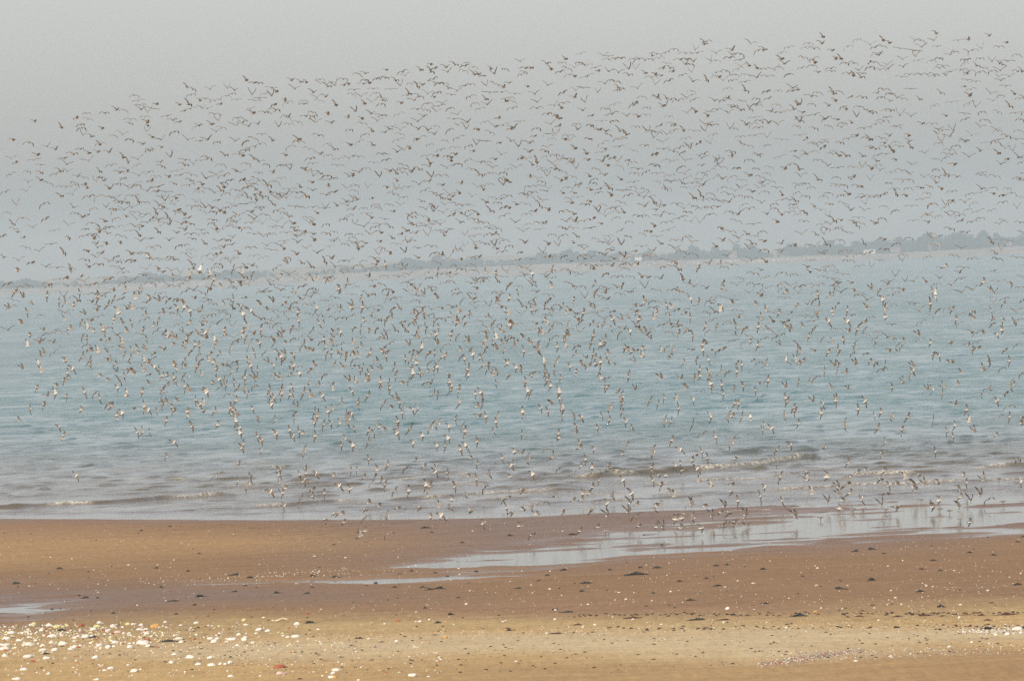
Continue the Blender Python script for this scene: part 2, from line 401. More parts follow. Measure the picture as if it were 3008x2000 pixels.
def trunk_np(h, r0, lean=0):
    P = []; Fc = []
    for j, (z, rr) in enumerate(((-.3, 1.2), (h*.3, .8), (h*.65, .5), (h, .15))):
        for i in range(6):
            a = i*math.pi/3; P.append((math.cos(a)*r0*rr+lean*z, math.sin(a)*r0*rr, z))
    for j in range(3):
        for i in range(6):
            Fc.append((j*6+i, j*6+(i+1) % 6, (j+1)*6+(i+1) % 6, (j+1)*6+i))
    b = len(P)
    for a in (.4, 2.4, 4.4):               # limbs
        v = Vector((math.cos(a), math.sin(a), .9))*h*.35; o = Vector((lean*h*.5, 0, h*.5))
        k = len(P)
        for q in (o+Vector((0, 0, r0*.4)), o-Vector((0, 0, r0*.4)), o+v): P.append(tuple(q))
        P.append(tuple(o+v+Vector((.1, .1, 0)))); Fc.append((k, k+1, k+3, k+2))
    return np.array(P), np.array(Fc)
# the woodland that reads as one mass
r = random.Random(3)
Vw, Fw, off, mi = [], [], 0, []
cr_lib = [crown_np(1, 1, 95, r) for _ in range(7)]
def wood_at(x):     # where belts of wood stand; gaps are fields
    for a, b in ((130, 262), (262, 300), (800, 880), (2280, 2345)):
        if a < x < b: return .35
    return 1.
x = -1500.
while x < 4600:
    skx = np.interp(x, sk[:, 0], sk[:, 1]); beach_t = np.interp(x, bt[:, 0], bt[:, 1])
    dens = wood_at(x)
    for lay, (dd, fr) in enumerate(((70, .55), (150, .78), (300, .98))):
        if r.random() > dens: continue
        Xw = (x-1504)*PM+r.uniform(-4, 4); dY = dd+r.uniform(-20, 25); zb = land_z(Xw, dY)*(.95)
        zt = (beach_t+(skx-beach_t)*fr*r.uniform(.72, 1.0)*(.45 if dens < 1 else 1))*PM
        hh = max(2.2, zt-zb); w = hh*r.uniform(.9, 1.5)
        P, Fc = cr_lib[r.randrange(7)]
        a = r.uniform(0, 6.28); ca, sa = math.cos(a), math.sin(a)
        Q = np.stack([(P[:, 0]*ca-P[:, 1]*sa)*w+Xw, (P[:, 0]*sa+P[:, 1]*ca)*w+DF+dY, (P[:, 2]-.15)*hh*1.12+zb], -1)
        Vw.append(Q); Fw.append(Fc+off); off += len(Q); mi.append(np.full(len(Fc), r.random() < .35, dtype=np.int32))
    x += r.uniform(10, 17)
o = mesh_np('distant_woodland', np.concatenate(Vw), np.concatenate(Fw), [LEAF, LEAFB], np.concatenate(mi)); tag(o, kind='stuff')
# trees that stand out on the skyline
SKT = [(20,50,20,'at the far left end of the far shore'),(215,38,12,'alone in the pale field at the left of the far shore'),(395,55,40,'highest clump on the left third of the far shore'),
 (640,49,26,'above the field strip left of centre'),(850,36,12,'beside the pale stubble field left of centre'),(1000,46,26,'on the low ridge left of centre'),
 (1228,37,22,'low and round in front of the wood left of centre'),(1200,66,44,'at the west end of the tall central wood'),(1290,63,40,'in the tall central wood'),(1400,56,36,'just before the dip at the centre of the far shore'),
 (1600,63,34,'first on the rise right of the central dip'),(1680,72,36,'highest on the ridge right of centre'),(1762,61,30,'on the ridge east of its highest tree'),
 (1850,57,34,'in the even wood behind the pink shore cottages'),(1930,55,26,'last before the notch in the wood'),(2022,58,22,'first after the notch in the wood'),(2072,67,26,'round topped above the farmhouse wood'),
 (2140,56,30,'behind the pale farmhouse'),(2205,62,26,'behind and right of the pale farmhouse'),(2250,63,24,'before the stubble gap right of the farmhouse'),
 (2375,60,30,'first right of the stubble gap'),(2485,68,38,'behind and left of the white caravan'),(2570,58,30,'directly behind the white caravan'),(2640,70,34,'behind and right of the white caravan'),
 (2705,70,34,'above the pink bungalow'),(2790,73,40,'above the gabled barn'),(2880,79,46,'tallest on the right hand hill'),(2960,75,36,'next right of the tallest hill tree'),(3003,66,26,'at the right end of the far shore')]
for x, top, w, where in SKT:
    dY = 210 if top > 45 else 62
    Xw = (x-1504)*PM; zb = land_z(Xw, dY); hh = top*PM-zb
    t = bpy.data.objects.new('tree', None); COL.objects.link(t); t.location = (Xw, DF+dY, zb)
    tag(t, 'blue-hazed tree '+where, 'tree', 'trees standing out along the far shore')
    P, Fc = crown_np(w*PM*1.1, hh*1.02, 230, r); mesh_np('crown', P, Fc, [LEAF], parent=t)
    P, Fc = trunk_np(hh*.6, hh*.03); mesh_np('trunk', P, Fc, [BARK], parent=t)

WHITE = plain('painted_white', (.82, .80, .74), .6, .06)
GLASSD = plain('window_glass', (.05, .07, .08), .15, .1, spec=.5)
TILE = plain('clay_tiles', (.26, .15, .11), .85, .2, 1)
PINK = plain('pinkish_render', (.36, .27, .23), .85, .12, 1)
GREYR = plain('grey_roof', (.30, .30, .31), .8, .15, 1)
def box_np(c, s):
    x, y, z = c; a, b, d = s[0]/2, s[1]/2, s[2]/2
    P = [(x+i*a, y+j*b, z+k*d) for k in (-1, 1) for j in (-1, 1) for i in (-1, 1)]
    return np.array(P), np.array([(0,2,3,1),(4,5,7,6),(0,1,5,4),(2,6,7,3),(0,4,6,2),(1,3,7,5)])
def house(name, x, above, w, h, wallm, roofm, roofh, label, cat, wins, chim=True, dY=46):
    Xw = (x-1504)*PM; zb = land_z(Xw, dY) if above is None else (above*PM)
    t = bpy.data.objects.new(name, None); COL.objects.link(t); t.location = (Xw, DF+dY, zb); tag(t, label, cat)
    P, Fc = box_np((0, 0, h/2-.4), (w, 5, h+.8)); mesh_np('wall', P, Fc, [wallm], parent=t)
    e = .25
    if roofh > .5:
        P = np.array([(-w/2-e, -2.75, h), (w/2+e, -2.75, h), (w/2+e, 2.75, h), (-w/2-e, 2.75, h), (-w/2-e, 0, h+roofh), (w/2+e, 0, h+roofh)])
        Fq = [(0, 1, 5, 4), (2, 3, 4, 5)]; me = bpy.data.meshes.new('roof'); me.from_pydata(P.tolist(), [], Fq+[(0, 4, 3), (1, 2, 5), (0, 3, 2, 1)])
        me.materials.append(roofm); ro = bpy.data.objects.new('roof', me); COL.objects.link(ro); ro.parent = t
    else:
        P, Fc = box_np((0, 0, h+.1), (w+.3, 5.3, .2)); ro = mesh_np('roof', P, Fc, [roofm], parent=t)
    if chim:
        P, Fc = box_np((w*.28, 0, h+roofh*.8+.3), (.9, .9, 1.6)); mesh_np('chimney', P, Fc, [TILE], parent=ro)
    for wx, wz, ww, wh in wins:
        P, Fc = box_np((wx, -2.53, wz), (ww, .08, wh)); wo = mesh_np('window', P, Fc, [WHITE], parent=t)
        P, Fc = box_np((wx, -2.60, wz), (ww*.8, .05, wh*.84)); mesh_np('pane', P, Fc, [GLASSD], parent=wo)
    return t
house('static_caravan', 2572, 19.5, 8.8, 2.5, WHITE, GREYR, .0, 'long white static caravan with three dark windows, set before trees on the far shore', 'caravan',
      [(-3.0, 1.45, 1.0, 1.2), (-.6, 1.45, 1.0, 1.2), (2.2, 1.45, 1.5, 1.2)], False, 40)
house('farmhouse', 2170, 24, 6.0, 2.4, PINK, TILE, 1.7, 'pinkish farmhouse with one chimney among trees, left of the stubble gap', 'house', [(-1.7, 1.4, .8, 1.0), (1.4, 1.4, .8, 1.0)], True, 58)
house('shore_cottage', 1850, 29, 9.0, 2.4, PINK, TILE, 1.5, 'long low pink cottage half hidden at the beach top right of centre', 'house', [(-2, 1.3, .8, .9), (2, 1.3, .8, .9)], True, 47)
house('shore_cottage', 1888, 28, 5.5, 2.0, WHITE, TILE, 1.2, 'smaller white cottage just right of the long low pink one', 'house', [(0, 1.2, .8, .9)], False, 47)
house('bungalow', 2652, 21, 7.0, 2.2, PINK, TILE, 1.3, 'pink roofed bungalow next right of the white caravan', 'house', [(-1.6, 1.2, .8, .9), (1.6, 1.2, .8, .9)], True, 52)
house('barn', 2768, 23, 8.5, 2.4, PINK, TILE, 2.2, 'gabled pale barn with tiled roof near the right of the far shore', 'barn', [(0, 1.2, 1.2, 1.4)], False, 56)
house('shed', 2992, 27, 4.5, 1.6, GREYR, GREYR, .8, 'small grey shed in the pale field at the right end of the far shore', 'shed', [(0, .9, .6, .7)], False, 60)

# pale rocks along the foot of the far bank (nobody could count them)
def ico():
    t = (1+5**.5)/2
    P = np.array([(-1,t,0),(1,t,0),(-1,-t,0),(1,-t,0),(0,-1,t),(0,1,t),(0,-1,-t),(0,1,-t),(t,0,-1),(t,0,1),(-t,0,-1),(-t,0,1)], float); P /= np.linalg.norm(P[0])
    F = np.array([(0,11,5),(0,5,1),(0,1,7),(0,7,10),(0,10,11),(1,5,9),(5,11,4),(11,10,2),(10,7,6),(7,1,8),(3,9,4),(3,4,2),(3,2,6),(3,6,8),(3,8,9),(4,9,5),(2,4,11),(6,2,10),(8,6,7),(9,8,1)])
    return P, F
def subdiv(P, F):
    P = list(map(tuple, P)); cache = {}; out = []
    def mid(a, b):
        k = (min(a, b), max(a, b))
        if k not in cache:
            v = np.array(P[a])+np.array(P[b]); v /= np.linalg.norm(v); P.append(tuple(v)); cache[k] = len(P)-1
        return cache[k]
    for a, b, c in F:
        d, e, f = mid(a, b), mid(b, c), mid(c, a); out += [(a, d, f), (b, e, d), (c, f, e), (d, e, f)]
    return np.array(P), np.array(out)
I0 = ico(); I1 = subdiv(*I0); I2 = subdiv(*I1)
def scatter(name, lib, items, mats, kind='stuff', smooth=False):
    """items: (lib index, x, y, z, sx, sy, sz, rot, mat)"""
    A = np.array(items, float); Vs, Fs, Ms, off = [], [], [], 0
    for k, (P, Fc) in enumerate(lib):
        B = A[A[:, 0] == k]
        if not len(B): continue
        ca, sa = np.cos(B[:, 7])[:, None], np.sin(B[:, 7])[:, None]
        x, y, z = P[:, 0][None]*B[:, 4:5], P[:, 1][None]*B[:, 5:6], P[:, 2][None]*B[:, 6:7]
        V = np.stack([x*ca-y*sa+B[:, 1:2], x*sa+y*ca+B[:, 2:3], z+B[:, 3:4]], -1)
        n = len(P); idx = (np.arange(len(B))*n)[:, None, None]+Fc[None]+off
        Vs.append(V.reshape(-1, 3)); Fs.append(idx.reshape(-1, Fc.shape[1])); Ms.append(np.repeat(B[:, 8].astype(int), len(Fc))); off += n*len(B)
    o = mesh_np(name, np.concatenate(Vs), np.concatenate(Fs), mats, np.concatenate(Ms), smooth=smooth)
    tag(o, kind=kind); return o
def lump(base, seed, a=.22):
    P, F = base; q = np.random.default_rng(seed)
    ph = q.uniform(0, 6, (3, 3)); fr = q.uniform(1.2, 2.6, (3, 3))
    n = sum(np.sin(P@fr[i]*1.3+ph[i, 0]) for i in range(3))/3
    P2 = P*(1+a*n)[:, None]+q.normal(0, a*.16, P.shape)
    return P2, F
LIB = [lump(I0, s, .35) for s in range(8)]
CHALK = plain('chalk', (.74, .67, .56), .85, .3, 5)
FLINT = plain('grey_flint', (.27, .215, .155), .6, .35, 12)
REDB = plain('red_brick_rubble', (.38, .11, .05), .85, .2, 12)
OCHRE = plain('ochre_stone', (.62, .33, .09), .8, .25, 8)
YELW = plain('lichened_stone', (.62, .56, .25), .85, .25, 8)
PINKS = plain('pinkish_stone', (.66, .46, .36), .85, .15, 10)
SHELL = plain('shell', (.70, .64, .50), .5, .15, 20)
DARKW = plain('dark_weed', (.022, .021, .014), .6, .4, 14)
REDW = plain('dried_red_weed', (.085, .034, .018), .8, .4, 14)
GREENW = plain('olive_weed', (.05, .055, .018), .7, .4, 14)
WOODM = plain('bleached_driftwood', (.66, .54, .34), .8, .2, 4)
items = []
for i in range(3200):
    x = random.uniform(-200, 3300); e = sm(1900, 2600, np.array([x]))[0]
    if random.random() > .15+.85*e: continue
    Xw = (x-1504)*PM; dY = random.uniform(6, 36); s = random.uniform(.3, 1.0)
    items.append((random.randrange(8), Xw, DF+dY, np.interp(dY, [0, 42], [0, land_z(Xw, 41)])*.9, s*1.4, s, s*.7, random.uniform(0, 6), 0))
scatter('shore_rocks', LIB, items, [CHALK])

# ---------------------------------------------------------------- stones, shells and weed on the beach
T41, T42, T43, T44 = (0, 1500), (752, 1500), (1504, 1500), (2256, 1500)
Zs = 752/2358.
def tp(T, x, y): return T[0]+x*Zs, T[1]+y*Zs
ST = {
 'T41': "60,1180,85 110,1130,80 205,1130,35 265,1140,35 480,1160,90 570,1150,40 275,1240,90 60,1245,80 10,1245,60 45,1285,100 390,1250,50 475,1220,50 580,1235,95 505,1290,80 400,1295,80 700,1260,70 655,1285,60 920,1250,65 1065,1218,75 1195,1230,40 1000,1265,60 1200,1265,60 1310,1232,110 1365,1250,60 50,1347,60 255,1350,90 430,1360,80 880,1355,75 225,1465,75 450,1503,45 1020,1453,70 970,1475,45 1232,1482,70 1295,1460,25 1578,1402,55 1605,1328,50 1755,1356,90 1825,1418,60 1937,1362,60 1950,1425,85 2030,1415,40 2078,1415,35 2118,1405,45 2128,1528,60 1180,1422,30 890,1558,50 155,1555,80 80,1512,20 720,1160,50 790,1165,80 845,1160,45 690,1175,45 865,1100,70 920,1040,60 995,1110,50 1040,1070,55 1090,1125,80,k 1140,1130,30 1190,1130,30 1290,1098,70 1345,1100,50 1355,1138,60 1400,1115,20 1430,1072,85,o 1180,1050,45,y 455,1060,60 310,1055,60,y 520,1080,60,y 620,1060,35,y 900,1070,70,y 1220,1048,40 1300,1055,40 1525,1030,40 1665,1055,35 1810,1037,50 1920,1058,30 2250,1010,40,y 2265,1052,45 1935,1185,60 2000,1185,50 1970,1215,65 1655,1185,75 1670,1217,55 2130,1195,80 2090,1215,45 2200,1145,45 2260,1175,45 2258,1200,55 2185,1245,40 2330,1222,40 1265,870,18 905,675,15 1365,1195,50,r 720,1262,45,r 300,1390,50,r 745,1062,60,r 1240,1310,20,r 380,1105,40 120,1070,30 1500,1150,30 180,1200,60 330,1200,40",
 'T42': "110,1110,50 30,1100,60 70,985,30 155,1012,25 380,1050,60 575,1093,35 370,1168,85 295,1170,45 255,1155,40 480,1180,25 590,1212,30 740,1475,80 712,1500,45 1435,1520,75 1590,1527,30 110,1430,20 38,1522,30 230,1508,80,k 215,1445,110,r 690,1535,60 730,1538,40,o 945,1560,35 1040,1180,30 1295,1205,35 1183,1043,25 1938,860,28 1510,1022,40 1745,1170,45,o 470,950,40,r 1310,1018,50,r 2275,1022,30 1475,932,18",
 'T43': "190,758,20 985,752,25 950,822,18 1290,828,18 2080,647,20 1990,907,38 1115,1000,30 395,1003,30 1378,1047,25 40,1388,30 15,933,20,o 402,915,30 1947,570,18 1463,745,25 320,1130,25",
 'T44': "457,530,25 193,807,20 1717,553,22 1423,667,18 2023,735,25 440,932,45,o 2300,1098,90 2330,1128,35 2210,1142,50 2040,1222,25 1670,1258,35 1880,1213,25 1355,1357,18 1313,1325,22 810,1388,50 985,1508,25 1690,1540,125,s 1775,1552,50 1915,1468,20 1130,1345,35"}
MATS = {'': (CHALK, 'white chalk'), 'k': (PINKS, 'pinkish'), 'r': (REDB, 'brick-red'), 'o': (OCHRE, 'orange'), 'y': (YELW, 'yellow-stained'), 's': (CHALK, 'flat white')}
ORD = ['', 'second', 'third', 'fourth', 'fifth', 'sixth', 'seventh', 'eighth', 'ninth', 'tenth', 'eleventh', 'twelfth', 'thirteenth', 'fourteenth', 'fifteenth']
def edge_words(i, n):
    if i == 0: return 'first from left'
    if i == n-1: return 'last from left'
    return (ORD[i] if i < len(ORD) else str(i+1)+'th')+' from left'
def unique_labels(things, cat, group):
    """things: (object, look, place, x). Look and place; what still agrees is told apart by its order in the row."""
    d = {}
    for t in things: d.setdefault((t[1], t[2]), []).append(t)
    for (look, plc), L in d.items():
        L.sort(key=lambda t: t[3])
        for i, t in enumerate(L):
            s = look+' '+plc+('' if len(L) == 1 else ', '+edge_words(i, len(L)))
            if len(s.split()) > 16: s = s.replace(' clump', '').replace('wader with', 'wader,')
            tag(t[0], s, cat, group)
def column(x):
    return ['far left', 'in left quarter', 'left of centre', 'near centre', 'right of centre', 'in right quarter', 'far right'][
        int(np.searchsorted([190, 750, 1250, 1760, 2260, 2820], x))]
stone_lib = {}
def stone_mesh(mat, v, flat):
    k = (mat.name, v, flat)
    if k not in stone_lib:
        P, Fc = lump(I1, 100+v*7+len(mat.name), .34); P = P*np.array([.5, .38, .30 if not flat else .14]); P[:, 2] = np.maximum(P[:, 2], -.08); P[:, 2] += .03
        stone_lib[k] = mesh_np('stone', P, Fc, [mat], smooth=True, link=False)
    return stone_lib[k]
things = []
for tn, T in (('T41', T41), ('T42', T42), ('T43', T43), ('T44', T44)):
    for j, e in enumerate(ST[tn].split()):
        q = e.split(','); x, y = tp(T, float(q[0]), float(q[1])); w = float(q[2])*Zs; c = q[3] if len(q) > 3 else ''
        p = place(x, y); L = 1.12*w*K*p.y; mat, word = MATS[c]
        o = bpy.data.objects.new('stone', stone_mesh(mat, (j*5+int(x)) % 9, c == 's')); COL.objects.link(o)
        o.location = p; o.rotation_euler = (random.uniform(-.1, .1), random.uniform(-.12, .12), random.uniform(-.5, .5)+(math.pi if random.random() < .5 else 0))
        hz = L*random.uniform(.95, 1.45) if float(q[2]) < 70 else L*random.uniform(.8, 1.1)
        o.scale = (L, L, hz)
        size = 'small' if w < 11 else ('large' if w > 23 else 'middling')
        if y < 1825: pl = 'on brown damp sand'
        elif y < 1858: pl = 'in upper shingle row' if x < 760 else 'on drying tan sand'
        elif y < 1885: pl = 'amid the shingle' if x < 900 else 'on drying tan sand'
        elif y < 1925: pl = 'in lowest shingle row' if x < 520 else 'on pale dry sand'
        else: pl = 'on golden foreground sand'
        things.append((o, size+' '+word+' stone', pl+' '+column(x), x))
unique_labels(things, 'stone', 'stones lying on the beach')

# driftwood
p = place(*tp(T42, 230, 1022)); L = 120*Zs*K*p.y
P, Fc = [], []
for j in range(9):
    t = j/8-.5
    for i in range(6):
        a = i*math.pi/3; rr = .045*(1-1.2*abs(t))+.012
        P.append((t*L, math.cos(a)*rr+.04*math.sin(t*7), rr+math.sin(a)*rr*.8+.02*math.sin(t*5)+.02))
for j in range(8):
    for i in range(6): Fc.append((j*6+i, j*6+(i+1) % 6, j*6+6+(i+1) % 6, j*6+6+i))
o = mesh_np('driftwood', P, Fc, [WOODM], smooth=True); o.location = p
tag(o, 'thin bleached stick of driftwood lying above the shingle left of centre', 'driftwood')

# seaweed
SW = {
 'T41': "550,527,70 150,665,105 815,555,25 1435,522,35 1735,550,35 2160,585,110 2005,622,100 1575,825,120 1860,783,110 805,795,100 895,795,20 80,822,40 475,890,50 1045,938,40 1300,178,30 1560,140,40 1830,388,40 1490,698,35 2320,610,80 1620,945,40 1540,1200,200 1420,1250,90,r 885,1162,110 560,1098,110 430,1315,90 2255,685,30 1790,862,40 510,990,30 2150,738,60 1850,598,80,g",
 'T42': "1560,152,125 1615,192,25 1905,288,40 2345,222,60 525,635,50 750,615,110 1310,585,80 1110,663,50 2025,540,55 1650,602,35 1755,590,40 1685,710,120 1590,720,90 1280,698,45 1540,700,70 520,700,30 210,750,90 465,757,60 525,1025,130 1680,1025,70 1805,948,60 940,1170,110,r 1150,1205,50,r 1560,890,20 1860,795,30 2330,1078,50,r 2340,1098,50 410,1540,50,r 1635,1138,40,r 930,252,30 715,305,30 1435,540,20 2225,538,20",
 'T43': "545,215,90 485,540,80 1375,303,45 905,540,40 1190,516,50 1335,520,100 1150,580,260 685,662,150 50,708,60 1880,500,70 1990,492,60 2310,532,60 1780,617,40 1885,685,90 1555,643,60 650,735,50 1655,818,110 405,905,60 490,928,140 1125,980,220,r 1690,998,170 1930,998,150,r 1780,1073,65,r 2320,848,75 390,1130,180,r 600,1043,110,r 15,1093,30,r 1300,1363,40,r 1305,753,20 325,590,35 245,637,30 870,410,40",
 'T44': "905,170,90 650,232,20 795,368,60,t 970,350,100,t 1065,388,40 1530,452,80 1860,380,60 2085,402,60 2305,280,60 2340,232,40 960,635,95,t 675,711,110 1410,738,95 2290,677,90,t 970,862,60,r 1600,880,80,t 875,915,65,r 260,963,150,t 110,960,50,r 735,972,50,r 840,967,90,r 1180,967,120,r 1450,957,140,r 1620,963,70,r 1800,952,90,r 1970,957,80,r 2200,948,270,r 2060,842,45,r 2020,1000,90,r 1845,1057,60,r 2060,1080,200 2300,1083,150 1185,1070,60 1580,545,40 1415,532,50 2110,157,35 1065,125,20 320,597,30"}
def weed_np(L, hgt, seed):
    """a low heap of fronds: a ragged mound with ribbons and tufts on it, unit metres"""
    q = random.Random(seed); P, Fc = [], []
    pk = q.uniform(-.25, .3)
    def prof(t): return max(.10, math.exp(-((t-pk)/.2)**2)*.85+.35*math.exp(-((t+.1)/.33)**2)*q.uniform(.6, 1.2)-.05)
    n = max(10, int(L/.09))
    for i in range(n*3):
        t = q.uniform(-.5, .5)*(.55+.45*q.random()); x = t*L; hh = hgt*prof(t)*q.uniform(.45, 1.05)
        w = q.uniform(.08, .26)*min(1, L*.9+.2); y = q.uniform(-.22, .22)*min(L, 1.1); a = q.uniform(-.7, .7)
        k = len(P); ca, sa = math.cos(a)*w, math.sin(a)*w
        th = .04
        for (u, v, z) in ((-1, -.3, 0), (1, -.3, 0), (1, .3, 0), (-1, .3, 0)):
            P.append((x+u*ca-v*sa*.6, y+u*sa+v*.3*w+v*.2, z-.01))
        top = (x+q.uniform(-.5, .5)*w, y+q.uniform(-.04, .04), hh); t2 = (x+q.uniform(-.9, .9)*w, y+q.uniform(-.04, .04), hh*q.uniform(.4, .9))
        P += [top, t2]
        Fc += [(k, k+1, k+4), (k+1, k+2, k+4), (k+2, k+3, k+5), (k+3, k, k+5), (k, k+4, k+5), (k+2, k+5, k+4)]
    return np.array(P), np.array(Fc)
things = []
for tn, T in (('T41', T41), ('T42', T42), ('T43', T43), ('T44', T44)):
    for j, e in enumerate(SW[tn].split()):
        q = e.split(','); x, y = tp(T, float(q[0]), float(q[1])); w = float(q[2])*Zs; c = q[3] if len(q) > 3 else ''
        p = place(x, y+2); L = w*K*p.y
        hg = {'': .085, 'r': .055, 't': .13, 'g': .03}[c]*min(1.7, .5+L*.8)
        P, Fc = weed_np(L, hg, j*13+int(x)); o = mesh_np('seaweed_clump', P, Fc, [{'r': REDW, 'g': GREENW}.get(c, DARKW)])
        o.location = p
        look = ('long ' if w > 30 else 'tiny ' if w < 13 else '')+{'': 'low dark', 'r': 'reddish dried', 't': 'heaped dark', 'g': 'olive-green'}[c]+' seaweed clump'
        if y < 1600: pl = 'beside the waterline'
        elif y < 1680: pl = 'beside shallow pool'
        elif y < 1740: pl = 'on damp sand below the pool'
        elif y < 1795: pl = 'above the wrack line'
        elif y < 1850: pl = 'along the wrack line'
        else: pl = 'on the pale upper sand'
        things.append((o, look, pl+' '+column(x), x))
unique_labels(things, 'seaweed', 'seaweed clumps strewn over the beach')

# shingle, shell crumbs and weed crumbs: uncountable
items = []
def add_peb(x, y, s, m, flat=.6):
    if not (1490 < y < 2080): return
    z = 0.; p = on_ground(x, y, .1); z = None
    pebq.append((p.x, p.y, s, m, flat, random.randrange(8), random.uniform(0, 6)))
def flush(name, mats):
    A = np.array([(a, b) for a, b, *_ in pebq]); z = sand_z(A[:, 0], A[:, 1])
    it = [(q[5], q[0], q[1], z[i]+q[2]*.15, q[2], q[2]*.8, q[2]*q[4], q[6], q[3]) for i, q in enumerate(pebq) if z[i] > -.03]
    scatter(name, LIB, it, mats)
pebq = []
R = random
for i in range(2300):    # shingle bed at the left
    x = R.triangular(-350, 1000, -60); 
    y = R.gauss(1866, 30)-max(0, x-400)*.012
    if R.random() > .25+.9*(vn(np.array([x*.02]), np.array([y*.12]), 8)[0]*.5+.5): continue
    if y < 1832+R.uniform(-2, 7) : continue
    if R.random() < sm(250, 1000, np.array([x]))[0]*.75: continue
    add_peb(x, y, R.choice((.015, .02, .025, .03, .04, .055)), R.choice((0, 0, 0, 1, 1, 1, 2, 3, 4, 4)), .75)
for i in range(900):     # thinner scatter over the lower left foreground
    add_peb(R.uniform(-200, 1300), R.uniform(1905, 2030), R.choice((.012, .018, .025, .035)), R.choice((0, 0, 1, 2, 4)), .7)
for i in range(1900):    # pebble line curving through the bottom right
    t = R.random(); x = 2230+t*300+R.gauss(0, 8); y = 2004-t*58+R.gauss(0, 4.5+4*(1-t))
    add_peb(x, y, R.choice((.010, .014, .018, .026)), R.choice((4, 1, 1, 1, 1, 1, 2)), .7)
for i in range(1700):    # right foreground
    x = R.uniform(2250, 3200); y = 1950+R.random()**.6*75-(x-2250)*.05
    add_peb(x, y, R.choice((.008, .012, .016, .024)), R.choice((0, 4, 1, 1, 1, 2)), .7)
for i in range(260):     # patch of shells at the right
    add_peb(R.gauss(2930, 60), R.gauss(1862, 8), R.choice((.015, .025, .035)), R.choice((0, 4, 4, 1)), .6)
for i in range(1500):    # gravelly band where the sand turns pale
    x = R.uniform(-100, 3200); y = np.interp(x, [0, 700, 1504, 2256, 3008], [1885, 1885, 1868, 1845, 1845])+R.gauss(0, 13)
    add_peb(x, y, R.choice((.012, .016, .022)), R.choice((0, 1, 1, 4, 2)), .6)
flush('shingle', [CHALK, FLINT, REDB, YELW, SHELL])
pebq = []
for i in range(4300):    # shell crumbs over the damp sand
    x = R.uniform(-150, 3200); y = R.uniform(1530, 1850)
    k = .55+.9*sm(1800, 3000, np.array([x]))[0]*sm(1580, 1650, np.array([y]))[0]
    cl = vn(np.array([x*.009]), np.array([y*.03]), 5)[0]*.5+.5
    if R.random() > k*cl: continue
    s = .013+.012*R.random()**2 if R.random() < .93 else R.uniform(.03, .05)
    add_peb(x, y, s, 0, .7)
for i in range(1200):    # sparse on the upper beach
    x = R.uniform(-150, 3200); y = R.uniform(1790, 2020); add_peb(x, y, R.uniform(.008, .015), R.choice((0, 0, 1)), .6)
for i in range(230):     # line of shells at the edge of the runnel
    x = R.gauss(850, 260); y = 1686-(x-850)*.05+R.gauss(0, 8); add_peb(x, y, R.uniform(.013, .03), 0, .7)
flush('shell_crumbs', [SHELL, FLINT])
pebq = []
for i in range(1900):
    x = R.uniform(-150, 3200); y = R.uniform(1560, 2020)
    if R.random() > (.25+.75*sm(1780, 1900, np.array([y]))[0]): continue
    add_peb(x, y, R.choice((.015, .022, .03, .05)), R.choice((0, 0, 1)), .35)
for i in range(330):     # broken weed along the wrack lines
    x = R.uniform(1700, 3200); y = 1806-(x-2256)*.004+R.gauss(0, 3) if R.random() < .6 else 1845-(x-2700)*.004+R.gauss(0, 4)
    add_peb(x, y, R.choice((.025, .04, .06)), R.choice((0, 1, 1)), .4)
flush('weed_crumbs', [DARKW, REDW])

# ---------------------------------------------------------------- birds
BUP = plain('mottled_back_feathers', (.235, .195, .152), .85, .35, 30)
BWH = plain('white_belly_feathers', (.80, .74, .64), .85, .12, 30)
BDK = plain('dark_flight_feathers', (.032, .028, .024), .75, .3, 30)
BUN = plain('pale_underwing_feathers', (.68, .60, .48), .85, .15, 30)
BRU = plain('rufous_breast_feathers', (.40, .17, .08), .85, .25, 30)
BMATS = [BUP, BWH, BDK, BUN, BRU]
def ring_body(red):
    st = [(-.125, .012, .004, .004), (-.105, .026, .008, .004), (-.06, .025, .022, 0), (-.01, .034, .034, -.004), (.04, .031, .032, 0), (.075, .018, .019, .010), (.098, .018, .018, .016), (.117, .010, .010, .014), (.127, .004, .004, .012), (.160, .0015, .0015, .006)]
    P, F, M = [], [], []
    for x, ry, rz, z in st:
        for i in range(6):
            a = math.pi/2+i*math.pi/3+math.pi/6; P.append((x, math.cos(a)*ry, z+math.sin(a)*rz))
    for j in range(len(st)-1):
        for i in range(6):
            a, b, c, d = j*6+i, j*6+(i+1) % 6, j*6+6+(i+1) % 6, j*6+6+i
            zc = (P[a][2]+P[b][2]+P[c][2]+P[d][2])/4-(st[j][3]+st[j+1][3])/2
            m = 2 if j >= 7 else (0 if zc > -.001 else (4 if red and 2 < j < 6 else 1))
            if j == 1 and zc > 0: m = 1
            if j == 0: m = 2
            F += [(a, d, c), (a, c, b)]; M += [m, m]
    return P, F, M
